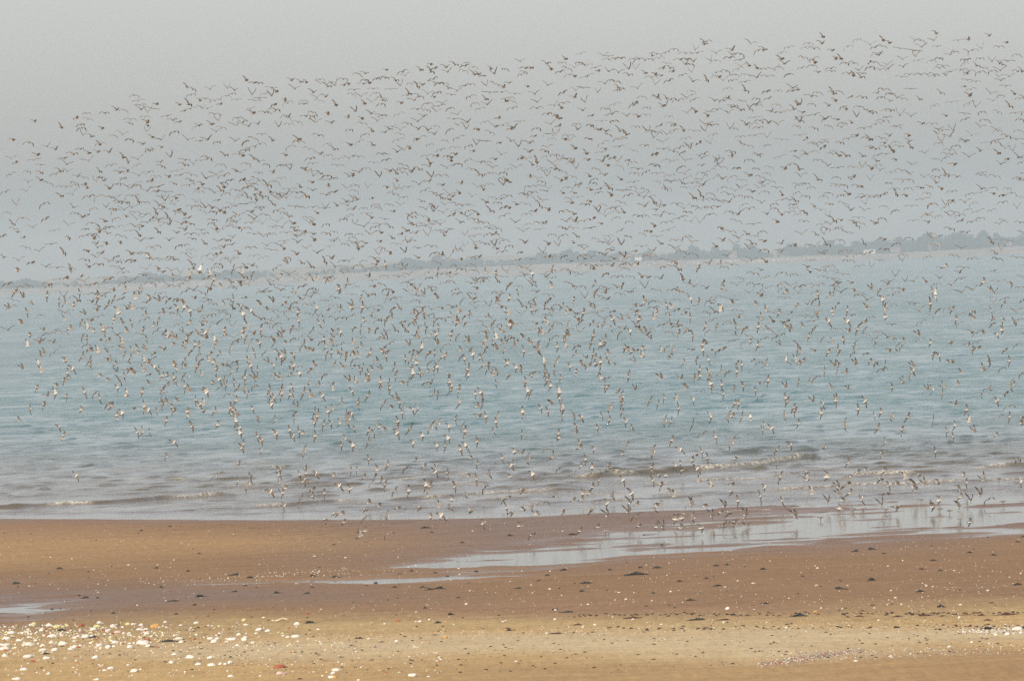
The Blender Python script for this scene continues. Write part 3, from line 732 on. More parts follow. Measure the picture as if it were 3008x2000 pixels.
def bird_np(ai, ao, fold=0., red=False, ao2=None, ai2=None, legs=False, wings=True, pale=False):
    """ai, ao: inner and outer wing angles above the horizontal in degrees"""
    P, F, M = ring_body(red); P = list(P)
    if wings:
        for side in (1, -1):
            a1, a2 = math.radians(ai if side > 0 or ai2 is None else ai2), math.radians(ao if side > 0 or ao2 is None else ao2)
            sp = [0, .05, .11, .17, .235, .305]; pts = [(0., 0.)]
            for i in range(1, 6):
                an = a1 if i <= 2 else a1+(a2-a1)*min(1, (i-2)/2); ds = (sp[i]-sp[i-1])*(1 if i <= 2 else (1-fold*.5))
                pts.append((pts[-1][0]+math.cos(an)*ds, pts[-1][1]+math.sin(an)*ds))
            le = [.045, .058, .062, .040, .000-fold*.03, -.060-fold*.06]; ch = [.105, .100, .092, .078, .052, .004]
            k = len(P)
            for i in range(6):
                y0, z0 = pts[i]; y = side*(.016+y0); z = .014+z0
                an = a1 if i <= 2 else a2; ny, nz = -math.sin(an)*side, math.cos(an); th = .011*(1-i/9)
                for f, t in ((0, .3), (.45, 1), (1., .15)):
                    x = le[i]-ch[i]*f
                    P.append((x, y+ny*th*t, z+nz*th*t+.006*(f == .45))); P.append((x, y-ny*th*t, z-nz*th*t+.006*(f == .45)))
            for i in range(5):
                for s in range(2):
                    for lo in (0, 1):
                        a = k+i*6+s*2+lo; b = a+2; c = a+6; d = c+2
                        if lo == 0: m = (0 if s == 0 else (2 if i > 2 else 0)) if i < 3 else 2
                        else: m = ((3 if pale else 0) if i < 4 else 2) if s == 0 else (3 if i < 3 else 2)  # pale flag: sunlight painted into the front underwing colour
                        q = [(a, c, d), (a, d, b)]
                        if (side > 0) == (lo == 0): q = [(x_[0], x_[2], x_[1]) for x_ in q]
                        F += q; M += [m, m]
    else:                                   # wings folded along the back
        for side in (1, -1):
            k = len(P)
            P += [(.05, side*.030, .02), (.03, side*.045, .0), (-.06, side*.036, .006), (-.14, side*.006, .008), (-.05, side*.018, .034), (.03, side*.018, .038)]
            F += [(k, k+1, k+5), (k+1, k+4, k+5), (k+1, k+2, k+4), (k+2, k+3, k+4)]; M += [0, 0, 0, 2]
    if legs:
        for side in (1, -1):
            k = len(P); y = side*.015; x = -.005
            for (dx, z) in ((0, -.03), (-.01, -.075), (.0, -.125)):
                for a in (0, 2.1, 4.2): P.append((x+dx+math.cos(a)*.004, y+math.sin(a)*.004, z))
            for j in (0, 3):
                for i in range(3):
                    a, b, c, d = k+j+i, k+j+(i+1) % 3, k+j+3+(i+1) % 3, k+j+3+i; F += [(a, b, c), (a, c, d)]; M += [2, 2]
            k = len(P); P += [(x, y-.006, -.125), (x, y+.006, -.125), (x+.03, y, -.125), (x, y, -.118)]; F += [(k, k+1, k+3), (k+1, k+2, k+3), (k+2, k, k+3)]; M += [2]*3
    return np.array(P), np.array(F), np.array(M)
PO = dict(
 up=bird_np(48, 66), vee=bird_np(34, 24), vee2=bird_np(42, 10, .2), flat=bird_np(6, -6), gull=bird_np(22, -42), down=bird_np(-4, -58),
 down2=bird_np(8, -68, .4), hook=bird_np(44, 28, 0, False, -40, 26), half=bird_np(30, -20, .5), glide=bird_np(12, -18, .3),
 upr=bird_np(48, 66, red=True), gullr=bird_np(22, -42, red=True), downr=bird_np(-4, -58, red=True),
 stand=bird_np(0, 0, legs=True, wings=False), standr=bird_np(0, 0, legs=True, wings=False, red=True), land=bird_np(58, 70, .1, legs=True), low=bird_np(-28, -50, .6))
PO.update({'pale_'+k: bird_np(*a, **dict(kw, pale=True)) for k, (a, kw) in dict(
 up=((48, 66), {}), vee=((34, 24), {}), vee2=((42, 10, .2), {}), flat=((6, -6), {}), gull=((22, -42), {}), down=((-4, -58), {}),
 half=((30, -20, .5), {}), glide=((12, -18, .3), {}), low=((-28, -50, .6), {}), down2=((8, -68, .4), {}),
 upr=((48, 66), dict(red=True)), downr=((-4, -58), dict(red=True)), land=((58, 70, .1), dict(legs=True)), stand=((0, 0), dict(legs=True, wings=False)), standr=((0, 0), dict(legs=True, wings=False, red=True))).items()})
LOOKS = {'b': ('wader banking, one wing down',), 'w': ('wader tipped sideways, wings upright',),
 'd': ('wader climbing aslant, wings diagonal',), 'D': ('wader, long diagonal line',), 'u': ('wader, wings raised high',),
 's': ('wader side on, wings half closed',), 'm': ('wader with wings arched downwards',), 'a': ('bright wader alighting, wings spread',), 'g': ('wader standing with wings folded',)}
def rr(a, b): return R.uniform(a, b)
def pick(code):
    """pose name, heading (0 right, 90 away), bank, nose-up pitch, roll in the picture; degrees"""
    fl = R.random() < .25
    if code == 'b': return R.choice(('gull', 'half', 'downr', 'down')), rr(15, 55), rr(-75, -40), rr(-10, 15), rr(-12, 12)
    if code == 'w': return R.choice(('flat', 'vee', 'glide', 'flat', 'gull')), rr(20, 60)+(90 if fl else 0), rr(50, 84)*(-1 if R.random() < .92 else 1), rr(-8, 18), rr(-14, 10)
    if code == 'd': return R.choice(('flat', 'glide', 'gull', 'half')), rr(10, 55), rr(-65, -45), rr(0, 25), rr(-38, -18)
    if code == 'D': return R.choice(('flat', 'vee')), rr(60, 85), rr(-15, 5), rr(0, 15), rr(-42, -30)
    if code == 'u': return R.choice(('up', 'up', 'upr', 'vee2', 'vee')), rr(-10, 45), rr(-40, 5), rr(0, 20), rr(-10, 10)
    if code == 's': return R.choice(('half', 'low', 'half', 'glide')), rr(-20, 25)+(180 if R.random() < .2 else 0), rr(-45, -5), rr(-8, 12), rr(-10, 10)
    if code == 'm': return R.choice(('down', 'gull', 'downr', 'down2')), rr(15, 75), rr(-45, -5), rr(-5, 12), rr(-15, 15)
    if code == 'a': return 'land', rr(-30, 60), rr(-15, 15), rr(5, 30), rr(-8, 8)
    if code == 'g': return R.choice(('stand', 'standr')), rr(-40, 40)+(180 if R.random() < .4 else 0), 0, rr(-4, 8), 0
    if code == 'V': return R.choice(('vee', 'up', 'vee', 'vee2')), rr(50, 120) if R.random() < .8 else rr(-115, -60), rr(-16, 16), rr(-3, 12), rr(-8, 8)
    if code == 'M': return R.choice(('gull', 'down', 'gull', 'down2')), rr(50, 125), rr(-20, 20), rr(-5, 12), rr(-10, 10)
    if code == 'F': return R.choice(('flat', 'glide')), rr(60, 110), rr(-12, 12), rr(-5, 8), rr(-6, 6)
    if code == 'L': return R.choice(('hook', 'hook', 'half', 'vee2')), rr(15, 60), rr(-15, 25), rr(-4, 12), rr(-4, 12)
    return R.choice(('half', 'glide', 'gull')), rr(15, 60), rr(-20, 20), rr(-5, 10), rr(-8, 8)
def bird_matrix(code, x, y):
    pose, hd, bank, pit, imr = pick(code)
    if code.islower() or code == 'D': pose = 'pale_'+pose  # low birds take the paler-underwing copy, sunlight on them put into the colour
    base = 0
    pg = on_ground(x, y) if y > 900 else None
    Dg = pg.y if pg is not None and pg.y > 0 else 1e9
    sc = rr(.84, 1.0)
    if y > 1400: sc *= 1.12
    if code == 'g':
        q = place(x, y+3); z = max(q.z, 0.); loc = Vector((q.x, q.y, z+.125*sc+.004)); D = q.y
    else:
        D = rr(238, 318) if y < 1150 else rr(236, 286)
        D = min(D, Dg*(.968 if y > 1430 else .955)-(0 if y > 1430 else 2)); loc = at(x, y, D)
        sc *= 1.06 if D > 235 else 1.0*max(.82, D/235)
    Rm = Matrix.Rotation(math.radians(hd), 3, 'Z') @ Matrix.Rotation(math.radians(-pit), 3, 'Y') @ Matrix.Rotation(math.radians(bank), 3, 'X')
    Rm = Matrix.Rotation(math.radians(imr), 3, 'Y') @ Rm
    return pose, Rm, loc, sc
A_ = lambda s: [(float(a.split(',')[0]), float(a.split(',')[1].split(':')[0]), a.split(':')[1]) for a in s.split()]
IND = {  # birds low over the water and at its edge, each one an object: tile origin, then x,y:pose in tile pixels
 (0, 1000): "285,625:d 405,585:b 750,640:s 1035,610:b 1078,690:b 1130,670:d 1235,630:s 1330,610:w 1370,640:d 1455,645:d 1500,590:b 1590,610:b 1605,640:b 1730,655:b 1845,620:s 1875,640:s 1985,655:b 2125,620:w 2140,640:b 2330,630:d 175,740:u 540,800:d 583,875:b 1535,740:w 1770,785:d 2010,780:b 2185,690:u 2180,745:w 2210,805:d 2215,855:d 1265,845:d 1320,845:w 1385,835:d 1605,940:d 2245,960:w 2230,985:d 1540,1065:d 2197,1135:b 705,1245:d 2000,1240:D 2200,1290:d 2312,1255:d 2290,1320:w",
 (752, 1000): "355,710:d 185,740:w 540,660:w 570,700:w 545,755:d 665,655:w 710,635:w 1255,620:u 1365,615:w 1350,665:d 1440,640:d 1495,630:w 2060,700:u 2120,700:d 2225,700:w 2215,750:w 2195,830:d 1840,720:b 1675,765:w 1610,800:w 1780,795:d 1310,745:d 1300,800:w 1300,855:d 1420,815:w 1110,775:w 1140,800:s 1185,820:u 1040,830:b 1085,850:d 910,810:d 880,680:d 850,730:w 775,765:w 690,765:d 628,775:w 315,825:d 185,860:d 400,840:d 345,880:d 435,860:s 547,880:w 830,905:w 790,960:d 895,970:d 1035,935:w 1535,880:d 1450,945:d 1775,900:d 1745,970:w 1670,970:d 1905,795:w 1930,840:w 2040,930:w 1890,1000:d 1935,965:d 1955,990:d 20,880:d 50,920:d 50,1015:d 20,705:s 443,1020:w 1040,1090:d 1475,1095:s 1220,1150:b 1380,1175:b 1555,1160:s 1700,1130:D 1660,1170:d 1655,1210:d 1765,1215:b 1980,1080:s 2045,1135:d 2275,1080:d 2350,1155:d 215,1190:d 218,1240:d 215,1315:w 458,1175:b 405,1230:d 465,1225:b 555,1225:d 440,1290:d 280,1360:s 135,1395:d 250,1405:b 418,1450:w 525,1370:m 525,1430:b 635,1405:b 725,1245:s 880,1195:d 938,1190:d 1000,1262:s 1120,1195:u 1100,1225:s 1155,1258:s 1080,1290:D 1190,1325:b 768,1340:d 870,1365:d 1285,1385:b 1410,1385:b 1570,1335:b 1595,1345:b 1835,1340:d 2035,1275:d 1970,1248:s 2150,1230:s 2340,1255:s 2105,1355:m 1810,1465:s 1925,1425:s 2280,1460:s 2340,1440:s 265,1520:d 1045,1498:u 1140,1520:s 1010,1548:s 1310,1545:s 1515,1530:s 1700,1530:a 1780,1545:s 1985,1560:s 2310,1540:d",
 (1504, 1000): "590,785:d 790,800:d 595,850:u 95,860:d 430,860:w 435,900:s 625,940:d 630,990:s 1070,930:s 1475,920:b 1760,860:m 1880,890:w 2025,940:w 2330,770:d 2315,820:d 320,1000:m 760,1000:d 1025,1045:s 1300,1020:w 1555,1005:d 1750,1020:d 1695,1060:m 1665,1100:s 1805,1080:d 2065,1085:s 150,1085:w 90,1040:u 375,1080:w 20,1135:d 20,1025:s 430,1180:m 680,1095:d 640,1160:b 740,1175:b 815,1190:s 890,1150:b 1290,1165:b 1510,1150:d 1555,1130:d 1570,1195:s 1710,1180:d 195,1235:d 570,1245:D 805,1285:d 1025,1285:d 1300,1290:d 1355,1235:s 1420,1245:s 1375,1325:b 1730,1295:u 1840,1340:u 2030,1330:s 2330,1350:d 2025,1390:s 100,1365:s 745,1348:s 660,1410:s 715,1410:s 925,1435:s 1100,1410:d 385,1435:s 295,1485:m 570,1475:s 640,1468:s 880,1500:d 1090,1490:a 1155,1510:s 1460,1400:u 1500,1435:a 2290,1430:d 2085,1475:d 1345,1515:s 1310,1540:s 1655,1510:a 1785,1525:s 1960,1525:a 105,1550:s 185,1530:s 475,1560:s 725,1555:s 1080,1560:s",
 (2256, 1000): "35,810:d 1010,810:w 1235,820:b 1655,835:d 1900,840:u 1710,880:d 2105,875:s 205,965:d 90,1005:b 515,985:s 1085,940:w 1050,1030:s 1545,1020:d 745,1125:b 80,1190:d 830,1213:s 905,1190:s 1075,1198:s 2305,1095:m 370,1205:s 1400,1230:s 1270,1270:a 1310,1295:s 1805,1240:s 540,1260:s 735,1258:s 120,1260:b 365,1285:u 1040,1275:m 1115,1330:d 1195,1325:u 1350,1345:a 1440,1330:u 1565,1300:s 1755,1340:s 1835,1305:d 1985,1290:u 2335,1300:d 650,1345:u 690,1335:s 745,1318:s 415,1410:u 665,1420:a 755,1410:s 1095,1405:m 1335,1435:g 1365,1375:s 135,1470:d 550,1480:a 695,1470:s 865,1455:d 1575,1475:s 1500,1500:s 1775,1445:s 1955,1415:a 2135,1405:g 2295,1425:g 1865,1470:a 2030,1460:m 1045,1510:a 1190,1525:s 1410,1535:g 1520,1530:s 1760,1530:a 2165,1510:g 185,1545:g 660,1550:s",
 (752, 1500): "735,20:s 800,30:s 650,80:s 815,105:s 1000,70:m 1205,50:s 1010,185:s 970,228:u 1220,210:m 1615,58:s 1710,45:d 2095,115:d 2345,10:s",
 (1504, 1500): "235,35:s 75,140:s 185,222:m 880,40:a 800,148:s 630,185:s 860,212:g 1150,50:m 1070,8:a 1175,142:s 1335,150:s 1390,148:a 1590,20:D 1560,70:s 1505,80:s 1660,68:s 1845,50:a 1740,160:s 1560,155:s 1920,145:s 2005,10:s 1930,15:s 1995,105:m 2055,100:s 2155,35:a 2110,72:s 2180,138:g 2048,190:g",
 (2256, 1500): "255,45:a 485,95:g 685,20:g 785,12:g 880,25:g 1085,28:g 1585,30:g 1675,35:g 1865,103:s 1775,130:g"}
BIRD_MESH = {}
def bird_mesh(pose):
    if pose not in BIRD_MESH:
        P, Fc, M = PO[pose]; BIRD_MESH[pose] = mesh_np('wading_bird', P, Fc, BMATS, M, smooth=True, link=False)
    return BIRD_MESH[pose]
indiv = []
for T, s in IND.items():
    for a, b, c in A_(s): indiv.append((T[0]+a*Zs, T[1]+b*Zs, c))
indiv.sort(key=lambda t: -t[1])
FLOCK = []
for t in indiv[300:]: FLOCK.append(t)
things = []
def bcol(x):
    return ['far left', 'in left quarter', 'left of centre', 'near centre', 'past centre', 'right of centre', 'in right quarter', 'far right'][
        int(np.searchsorted([260, 640, 1050, 1504, 1900, 2256, 2640], x))]
for x, y, c in indiv[:300]:
    pose, Rm, loc, sc = bird_matrix(c, x, y)
    o = bpy.data.objects.new('wading_bird', bird_mesh(pose)); COL.objects.link(o)
    o.matrix_world = Matrix.Translation(loc) @ Rm.to_4x4() @ Matrix.Scale(sc, 4)
    yy = y+(x-1504)*.03
    if c == 'g': pl = 'in the shallow pool' if y > 1490 else 'at the water\'s edge'
    elif yy > 1530: pl = 'over sand and pool'
    elif yy > 1487: pl = 'over last thin waves'
    elif yy > 1440: pl = 'over breaking brown waves'
    elif yy > 1395: pl = 'just beyond the breakers'
    elif yy > 1330: pl = 'over grey-brown shallows'
    else: pl = 'over grey-blue sea'
    things.append((o, LOOKS[c][0], pl+' '+bcol(x), x))
unique_labels(things, 'bird', 'waders low over the water and the beach')

ST2 = {
 (0, 1000): "258,50:u 360,20:u 490,20:u 930,5:s 795,40:m 405,120:u 375,160:u 500,110:m 600,185:s 765,150:b 825,75:m 845,100:u 910,105:u 825,185:w 835,225:b 990,110:u 1130,20:u 1130,80:u 1145,125:b 1225,110:u 1265,70:u 1280,120:s 1340,90:u 1420,115:m 1510,85:u 1600,35:s 1700,70:u 1720,20:s 1755,100:m 1800,40:b 1840,50:b 1985,20:b 1945,120:s 2025,125:b 2125,80:w 2190,10:s 2300,45:w 2345,105:d 205,260:u 360,220:u 390,285:u 670,260:d 625,300:w 635,345:s 590,360:m 925,328:s 990,180:u 1020,185:u 1065,220:b 1075,285:u 1170,260:s 1205,165:b 1195,210:s 1335,190:u 1370,215:u 1415,160:m 1330,275:u 1375,310:m 1425,245:d 1470,265:d 1235,300:u 1150,325:d 1095,370:w 995,370:s 1085,435:d 1370,400:u 1495,330:b 1540,320:b 1605,345:w 1620,370:b 1690,325:b 1700,190:w 1705,240:s 1610,225:b 1820,240:b 1865,320:u 1820,140:m 1850,180:m 1930,190:u 1970,205:s 1995,260:b 2050,230:s 2095,230:s 2170,200:m 2190,240:d 2140,290:w 2260,320:w 2260,350:w 2310,235:d 2305,190:u 2020,360:d 2065,350:b 1960,390:s 2035,430:b 2090,410:b 2160,380:d 2190,440:w 2250,445:s 2340,350:u 2340,420:m 1540,410:b 1495,450:b 1505,490:m 1485,545:s 1705,425:w 1750,465:u 1900,460:d 1905,480:d 2110,495:m 2295,495:b 2180,555:b 1535,580:u 1625,555:u 1805,550:b 1840,590:d 340,430:b 525,415:u 435,510:u 515,490:w 612,515:b 785,470:d 875,485:m 925,525:d 1165,510:u 1315,475:b 1005,580:m 1880,590:u",
 (752, 1000): "150,550:d 145,590:d 380,610:u 360,665:m 790,580:w 942,570:b 1180,590:w 1325,570:w 1880,575:w 2040,610:u 2090,585:w 840,700:w 30,25:d 165,30:w 270,20:s 185,100:s 75,115:m 265,125:u 235,150:d 205,150:m 255,175:b 345,135:d 440,30:u 415,60:m 465,90:u 520,95:u 490,80:s 110,200:u 165,230:d 20,275:d 5,355:s 350,230:d 385,240:m 310,270:u 500,270:m 545,235:u 320,320:s 175,310:s 405,305:d 235,355:u 625,320:m 650,130:b 700,110:b 650,60:w 600,15:m 710,15:s 780,35:m 790,110:w 830,130:m 755,95:s 900,30:u 970,60:u 900,100:w 950,150:w 905,130:u 725,200:s 885,190:m 905,240:s 805,250:u 990,240:w 960,270:d 1075,270:u 1040,310:d 1155,265:u 1115,195:u 1055,120:b 1175,70:m 1165,100:s 1215,90:s 1205,140:d 1230,30:m 1410,40:u 1440,100:m 1380,170:w 1435,180:w 1490,140:u 1480,210:s 1530,70:w 1590,115:m 1650,110:b 1670,30:u 1750,40:m 1720,150:w 1750,140:b 1605,200:m 1435,235:s 1275,240:w 1295,280:s 1290,330:d 1450,305:w 1515,290:d 1530,320:u 1590,285:s 1640,265:b 1670,245:w 1885,90:u 1890,150:b 1925,170:w 1970,85:u 2000,130:d 1955,270:w 1960,320:w 1780,310:s 1950,15:s 2090,20:s 2120,65:m 2090,120:m 2070,160:s 2215,80:u 2280,95:s 2190,20:d 2300,20:w 2300,190:u 2320,215:b 2095,230:w 2140,215:m 2140,270:m 2210,280:w 2195,320:u 2215,390:d 2325,320:s 1790,385:w 1800,420:w 1795,460:w 1870,435:b 1575,385:m 1615,385:b 1405,370:b 1355,395:s 1230,400:w 1230,440:w 1150,385:w 1155,410:w 1025,370:u 925,385:u 855,370:u 885,470:d 1032,510:w 705,405:u 715,455:u 585,410:u 485,400:s 335,425:d 120,450:w 130,490:w 235,450:w 240,490:w 170,520:d 440,485:w 510,515:u 350,530:d 320,500:b 615,510:d 1295,540:u 1640,500:w 1680,500:w 2025,495:w 2070,480:d 2090,530:w",
 (1504, 1000): "102,660:b 265,620:d 370,590:u 330,650:d 455,600:w 475,630:w 465,690:w 565,690:w 640,710:d 830,690:d 905,615:w 1018,580:w 1020,660:w 900,730:w 1350,585:w 1275,560:w 1535,625:d 2055,580:w 2090,585:w 1840,705:w 2000,695:w 2040,670:s 2120,700:w 2195,705:w 1410,740:w 1465,750:w 1665,775:w 1055,745:d 1110,795:d 20,60:w 50,15:s 110,100:w 180,30:u 245,60:w 240,90:d 340,20:w 420,60:w 500,60:u 600,50:m 585,125:b 735,20:b 750,125:w 770,160:w 840,40:m 850,10:s 885,125:u 680,160:u 885,180:d 820,200:w 780,210:s 715,230:u 640,225:u 675,245:s 540,240:d 590,285:b 300,195:u 305,225:s 305,285:w 320,320:w 330,365:w 360,420:b 390,285:s 455,345:d 410,190:w 40,250:d 80,250:b 185,325:b 210,290:m 125,380:w 150,470:w 165,490:b 440,480:w 440,530:d 805,290:w 825,350:u 880,350:m 860,400:w 880,430:b 945,220:s 1060,95:u 1055,65:m 1110,100:s 1150,85:m 1215,75:s 1205,150:u 1130,195:u 1085,315:w 1075,330:d 1375,100:u 1420,65:m 1480,90:w 1455,140:m 1455,160:s 1590,215:w 1655,85:m 1700,170:b 1730,270:w 1680,330:b 1735,330:b 1555,350:u 1375,345:u 1610,440:u 1740,470:m 1835,400:w 1820,345:s 1820,310:u 1840,430:b 1930,290:w 1990,290:m 1935,410:w 1950,490:w 2045,430:b 2130,420:d 1760,40:w 1790,30:u 1760,90:w 1840,90:s 1895,95:m 1945,80:m 1815,180:w 2075,200:m 2120,225:w 2075,290:w 2225,180:m 2275,200:m 2340,230:w 2115,30:m 2200,10:s 2265,45:w 2280,60:m 2280,400:u 2245,460:d 2300,520:m 2350,370:b 985,450:s 1130,450:u 1410,530:d 1520,545:u 1675,545:d 1010,520:w",
 (2256, 1000): "155,690:w 240,620:w 250,640:b 505,590:d 625,555:w 495,670:w 835,630:d 895,560:d 290,765:b 715,775:w 990,690:d 1045,665:b 1145,700:w 1290,705:w 1525,740:w 1725,590:u 1830,640:w 1725,785:b 1850,750:u 2110,555:d 2125,705:m 2225,600:m 2230,700:d 2345,700:s 2340,760:s 105,40:u 270,40:w 275,90:w 310,110:w 600,20:u 430,100:u 560,108:m 640,70:u 655,95:s 795,45:b 775,120:m 905,125:m 985,20:s 1120,100:u 1180,95:s 1200,40:m 1225,60:b 1500,25:b 1525,125:m 1575,145:d 1685,5:s 1660,200:s 1700,200:s 1850,40:u 1885,75:b 1935,70:m 1930,15:m 2290,40:m 2185,90:m 165,185:w 265,190:u 290,210:s 325,190:m 525,280:w 610,230:u 655,220:u 645,260:w 720,300:u 805,220:u 945,190:m 990,205:m 1080,230:w 1055,265:m 1340,240:u 1335,280:d 1310,330:w 1240,385:u 1145,430:w 285,380:w 400,390:u 435,345:m 160,430:u 5,370:b 585,440:u 735,450:u 630,530:w 410,560:u 1780,300:u 1985,270:u 2035,190:w 2225,190:w 2155,255:m 2330,310:m 2260,390:m 2250,410:w 1755,410:u 1625,430:u 1525,455:w 1470,450:u 1610,490:w 1975,480:b 2045,445:s 2195,475:m 165,530:w 185,560:w",
 (0, 0): "320,1125:L 560,1175:L 705,1095:L 795,1045:M 810,1100:M 965,1045:M 1070,1015:L 1140,1015:M 1235,880:M 1275,930:F 1290,970:F 1440,965:L 1300,1010:V 1355,1035:V 1415,1005:F 1335,1080:M 1355,1135:L 1650,970:L 1735,965:L 1695,1025:S 1755,1005:M 1540,1070:F 1860,995:V 1910,1000:F 1715,800:L 1775,825:M 1760,875:M 1935,825:V 2095,815:V 2160,835:V 2140,865:M 2080,885:M 2180,920:F 1840,930:L 1890,910:M 1980,930:M 2030,965:S 2265,745:L 2320,870:V 2340,765:S 2345,930:F 2310,1005:M 2330,1050:L 1200,1105:M 1195,1140:M 1595,1110:S 1650,1125:S 1975,1055:M 2010,1110:V 1945,1150:L 2160,1150:V 2190,1090:M 2235,1130:M 2290,1165:V 745,1150:M 750,1180:M 765,1245:V 840,1260:S 940,1190:L 1050,1250:M 1130,1240:V 1200,1285:M 1350,1215:V 1360,1165:L 1400,1270:L 1485,1290:V 1605,1215:M 1725,1290:V 1800,1170:M 1835,1160:L 1840,1300:S 1910,1290:V 1990,1215:V 2040,1180:M 2000,1310:M 2165,1300:V 2260,1305:M 2330,1280:M 120,1295:L 265,1315:M 435,1350:V 510,1380:V 740,1375:S 675,1425:S 815,1415:S 900,1405:L 1005,1405:V 915,1335:L 920,1330:M 1310,1330:L 1370,1380:M 1380,1390:S 1485,1360:L 100,1465:V 145,1500:S 310,1475:F 345,1435:L 375,1520:F 590,1460:S 615,1515:V 815,1485:V 1025,1525:M 1130,1455:L 1175,1490:L 1270,1470:V 1260,1525:M 1480,1495:S 1490,1535:M 1570,1445:V 1705,1475:F 1700,1525:L 1785,1515:V 1850,1480:F 1910,1460:M 2070,1435:L 2035,1515:M 2230,1440:L 2260,1390:M 2300,1365:M 2200,1420:F 2270,1510:M 2340,1470:L 1135,1550:M",
 (752, 0): "25,770:S 145,810:F 185,850:L 85,865:M 145,880:V 30,910:F 325,745:L 410,760:L 460,765:L 355,820:V 590,735:M 585,775:V 700,760:M 660,800:L 725,790:V 805,730:M 810,790:L 850,775:S 525,855:L 560,900:V 580,930:M 640,895:L 265,935:L 290,950:M 435,930:M 440,960:M 170,970:S 730,970:L 905,830:F 885,870:M 965,890:V 1080,820:F 1240,825:F 1005,740:M 1040,770:L 990,775:F 1105,860:M 1160,910:M 1165,925:L 1155,960:M 995,960:L 1060,940:V 935,680:M 1005,680:L 1200,650:L 1350,665:M 1375,700:V 1110,730:M 1145,735:V 1190,720:M 1285,745:L 1325,790:V 1435,775:M 1485,800:L 1530,785:S 1515,650:L 1610,600:L 1645,635:S 1610,665:L 1750,625:L 1765,665:V 1830,600:L 1930,580:M 1925,610:S 2000,620:M 1910,655:M 2010,690:L 2050,690:L 2090,700:M 2160,635:S 2195,680:V 2295,640:M 1635,730:M 1640,760:F 1690,770:M 1730,775:M 1770,815:L 1850,840:V 1800,875:F 1580,865:V 1670,855:M 1640,900:L 1405,865:L 1395,880:F 1460,925:V 1500,890:M 1335,955:S 1580,955:M 1715,960:V 1975,780:M 1925,790:F 2120,790:V 2195,775:M 2275,810:L 2330,765:S 2150,855:F 2265,850:F 1975,895:M 2115,920:L 2010,955:M 2130,965:V 2300,935:L 2335,905:M",
 (1504, 0): "75,570:V 635,495:F 840,515:V 885,520:F 320,590:L 490,550:L 460,580:M 575,625:V 625,580:M 690,600:F 770,625:F 890,550:M 950,540:M 1005,540:S 1120,545:M 1170,545:M 1260,545:M 1290,515:L 1330,500:M 1410,490:M 1355,540:M 1420,585:F 1490,455:M 1685,460:V 1705,490:F 1600,495:M 1550,550:F 1610,550:M 1670,570:L 1595,595:V 1640,595:M 1790,385:M 1770,410:L 1880,495:V 1830,560:V 1875,560:M 2025,465:L 2025,505:L 2105,500:M 2005,535:M 2100,555:F 2195,405:V 2270,465:M 2320,460:S 1075,635:V 1135,635:V 1390,635:S 1455,630:S 1480,665:S 1655,665:V 1570,695:M 355,645:L 125,630:M 170,630:S 110,665:M 90,690:M 445,665:M 505,635:M 530,690:M 575,710:L 690,705:F 795,660:L 890,660:V 980,670:V 1075,695:S 1225,680:L 1320,695:L 1370,700:S 1280,715:M 2110,615:V 2080,640:M 2180,610:L 2250,630:L 2300,640:M 1880,670:M 1975,655:M 2060,690:M 2150,690:M 1905,715:L 1945,740:V 2030,745:M 2255,715:V 2350,705:F 1790,740:L",
 (2256, 0): "500,345:L 1545,310:L 2035,335:L 820,370:M 375,400:M 495,405:L 345,440:M 425,450:M 190,440:M 125,490:M 1055,375:L 1115,400:L 940,415:V 735,430:M 590,470:L 985,440:M 1050,430:M 1350,375:V 1400,375:M 1415,435:V 1525,375:V 1560,430:F 1750,375:F 1845,375:L 1215,450:F 1350,470:F 2195,400:S 2125,435:M 2290,505:M 1845,480:V 1885,465:M 1965,450:V 1680,505:V 1720,480:M 1020,510:L 1000,505:M 1355,520:V 1240,550:V 1385,560:F 1245,620:V 120,550:L 150,590:V 325,535:M 420,550:M 430,585:L 620,550:L 665,545:L 410,605:M 310,630:M 460,670:L 580,635:M 585,660:S 100,620:M 60,645:V 190,685:M 710,580:M 740,600:V 790,585:M 840,650:V 745,680:M 780,700:L 870,680:M 855,715:L 940,575:S 975,575:M 1100,600:V 1105,635:V 940,620:M 1030,645:M 1505,560:M 1580,540:M 1610,610:F 1580,630:M 1640,695:V 1685,660:F 1800,550:M 1840,550:M 1805,590:M 1920,610:L 1955,540:M 2060,570:V 2130,590:L 2160,600:L 2210,565:F 2140,650:V 1985,630:M 1950,665:M 2065,655:M 1800,645:M 1855,655:M 1830,685:L 2125,710:V 2225,710:V 2300,660:M 2340,660:L 1835,740:F 1915,755:M 1810,800:S 2145,745:L 2190,795:F 1410,690:M 1530,690:M 1535,705:F 1300,690:M 1230,710:F"}
for T, s in ST2.items():
    for a, b, c in A_(s): FLOCK.append((T[0]+a*Zs, T[1]+b*Zs, c))
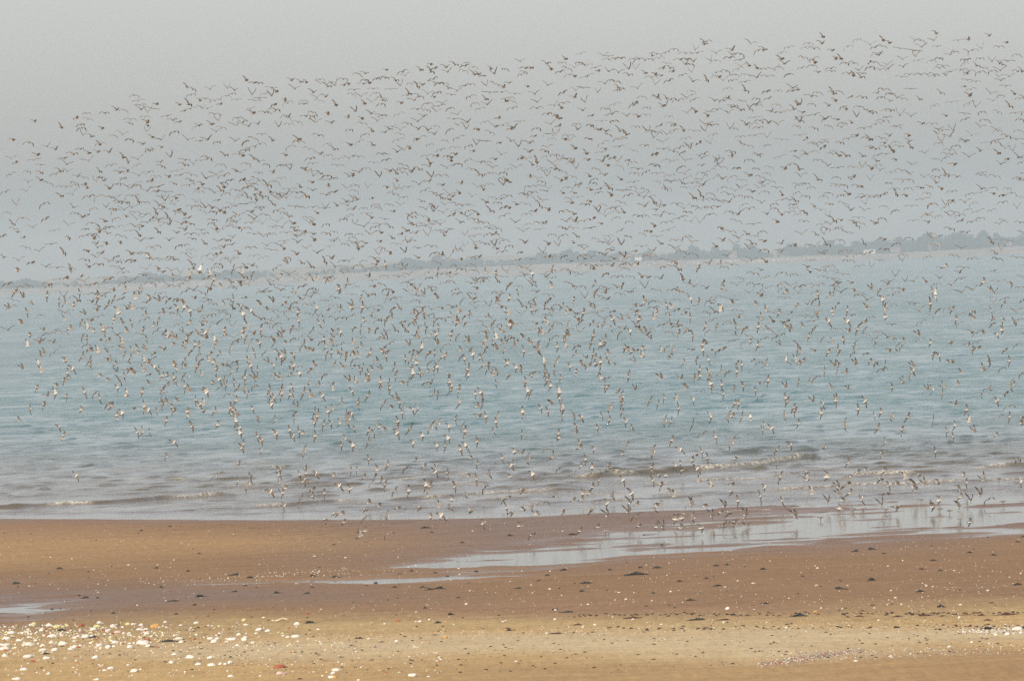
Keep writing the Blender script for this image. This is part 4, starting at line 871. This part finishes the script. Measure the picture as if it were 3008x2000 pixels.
# the thick of the flock, by how many fill each stretch of the picture: x0, y0, x1, y1, count
DENS = [(752, 310, 1128, 500, 52), (1128, 310, 1504, 500, 62), (1504, 238, 1880, 500, 88), (1880, 238, 2256, 500, 84), (2256, 258, 2632, 500, 88), (2632, 258, 3020, 500, 66),
 (0, 500, 190, 620, 12), (190, 500, 376, 620, 24), (376, 500, 564, 620, 30), (564, 500, 752, 620, 34),
 (0, 620, 190, 800, 18), (190, 620, 376, 800, 34), (376, 620, 564, 800, 42), (564, 620, 752, 800, 44),
 (20, 800, 190, 1000, 22), (190, 800, 376, 1000, 46), (376, 800, 564, 1000, 46), (564, 800, 752, 1000, 54),
 (752, 500, 1128, 660, 64), (1128, 500, 1504, 660, 66), (752, 660, 1128, 820, 62), (1128, 660, 1504, 820, 62), (752, 820, 1128, 1000, 88), (1128, 820, 1504, 1000, 88),
 (1504, 500, 1880, 660, 62), (1880, 500, 2256, 660, 66), (1504, 660, 1880, 820, 58), (1880, 660, 2256, 820, 44), (1504, 820, 1880, 1000, 78), (1880, 820, 2256, 1000, 66),
 (2256, 500, 2632, 660, 56), (2632, 500, 3015, 660, 52), (2256, 660, 2632, 820, 34), (2632, 660, 3015, 820, 26), (2256, 820, 2632, 1000, 62), (2632, 820, 3015, 1000, 44)]
for x0, y0, x1, y1, n in DENS:
    near_by = [(a, b) for a, b, _ in FLOCK if x0-30 < a < x1+30 and y0-30 < b < y1+30]
    for i in range(int(n*1.18)):
        if i % 7 == 3 and near_by:                               # companions close together
            a, b = near_by[-1]; x, y = a+R.gauss(0, 17), b+R.gauss(0, 11)
        else:
            x, y = max(((rr(x0, x1), rr(y0, y1)) for _ in range(3)), key=lambda p: min([(p[0]-a)**2+(p[1]-b)**2*2 for a, b in near_by[-60:]] or [0]))
        near_by.append((x, y))
        t = np.clip((y-740)/260, 0, 1)
        c = R.choice('VMMLLVMMFS') if R.random() > t*.8 else R.choice('umbudsmuw')
        FLOCK.append((x, y, c))
for x, y, c in [(-60, 700, 'V'), (3060, 500, 'M'), (3050, 800, 'L')]: FLOCK.append((x, y, c))
Vb, Fb, Mb, off = [], [], [], 0
for x, y, c in FLOCK:
    pose, Rm, loc, sc = bird_matrix(c, x, y); P, Fc, M = PO[pose]
    Vb.append(P@np.array(Rm).T*sc+np.array(loc)); Fb.append(Fc+off); Mb.append(M); off += len(P)
o = mesh_np('bird_flock', np.concatenate(Vb), np.concatenate(Fb), BMATS, np.concatenate(Mb), smooth=True); tag(o, kind='stuff')
print('birds', len(FLOCK)+300, 'individual list', len(indiv))

# ---------------------------------------------------------------- haze
P, Fc = box_np((0, 4600, 32), (9200, 9600, 76))
hz = mesh_np('haze', P, Fc); tag(hz, kind='stuff')
hm = bpy.data.materials.new('haze_air'); hm.use_nodes = True; t = hm.node_tree; t.nodes.clear()
pv = t.nodes.new('ShaderNodeVolumePrincipled'); pv.inputs['Density'].default_value = HAZE_DENSITY; pv.inputs['Color'].default_value = (.745, .785, .80, 1)
pv.inputs['Anisotropy'].default_value = 0.0
om = t.nodes.new('ShaderNodeOutputMaterial'); t.links.new(pv.outputs[0], om.inputs['Volume']); hz.data.materials.append(hm)
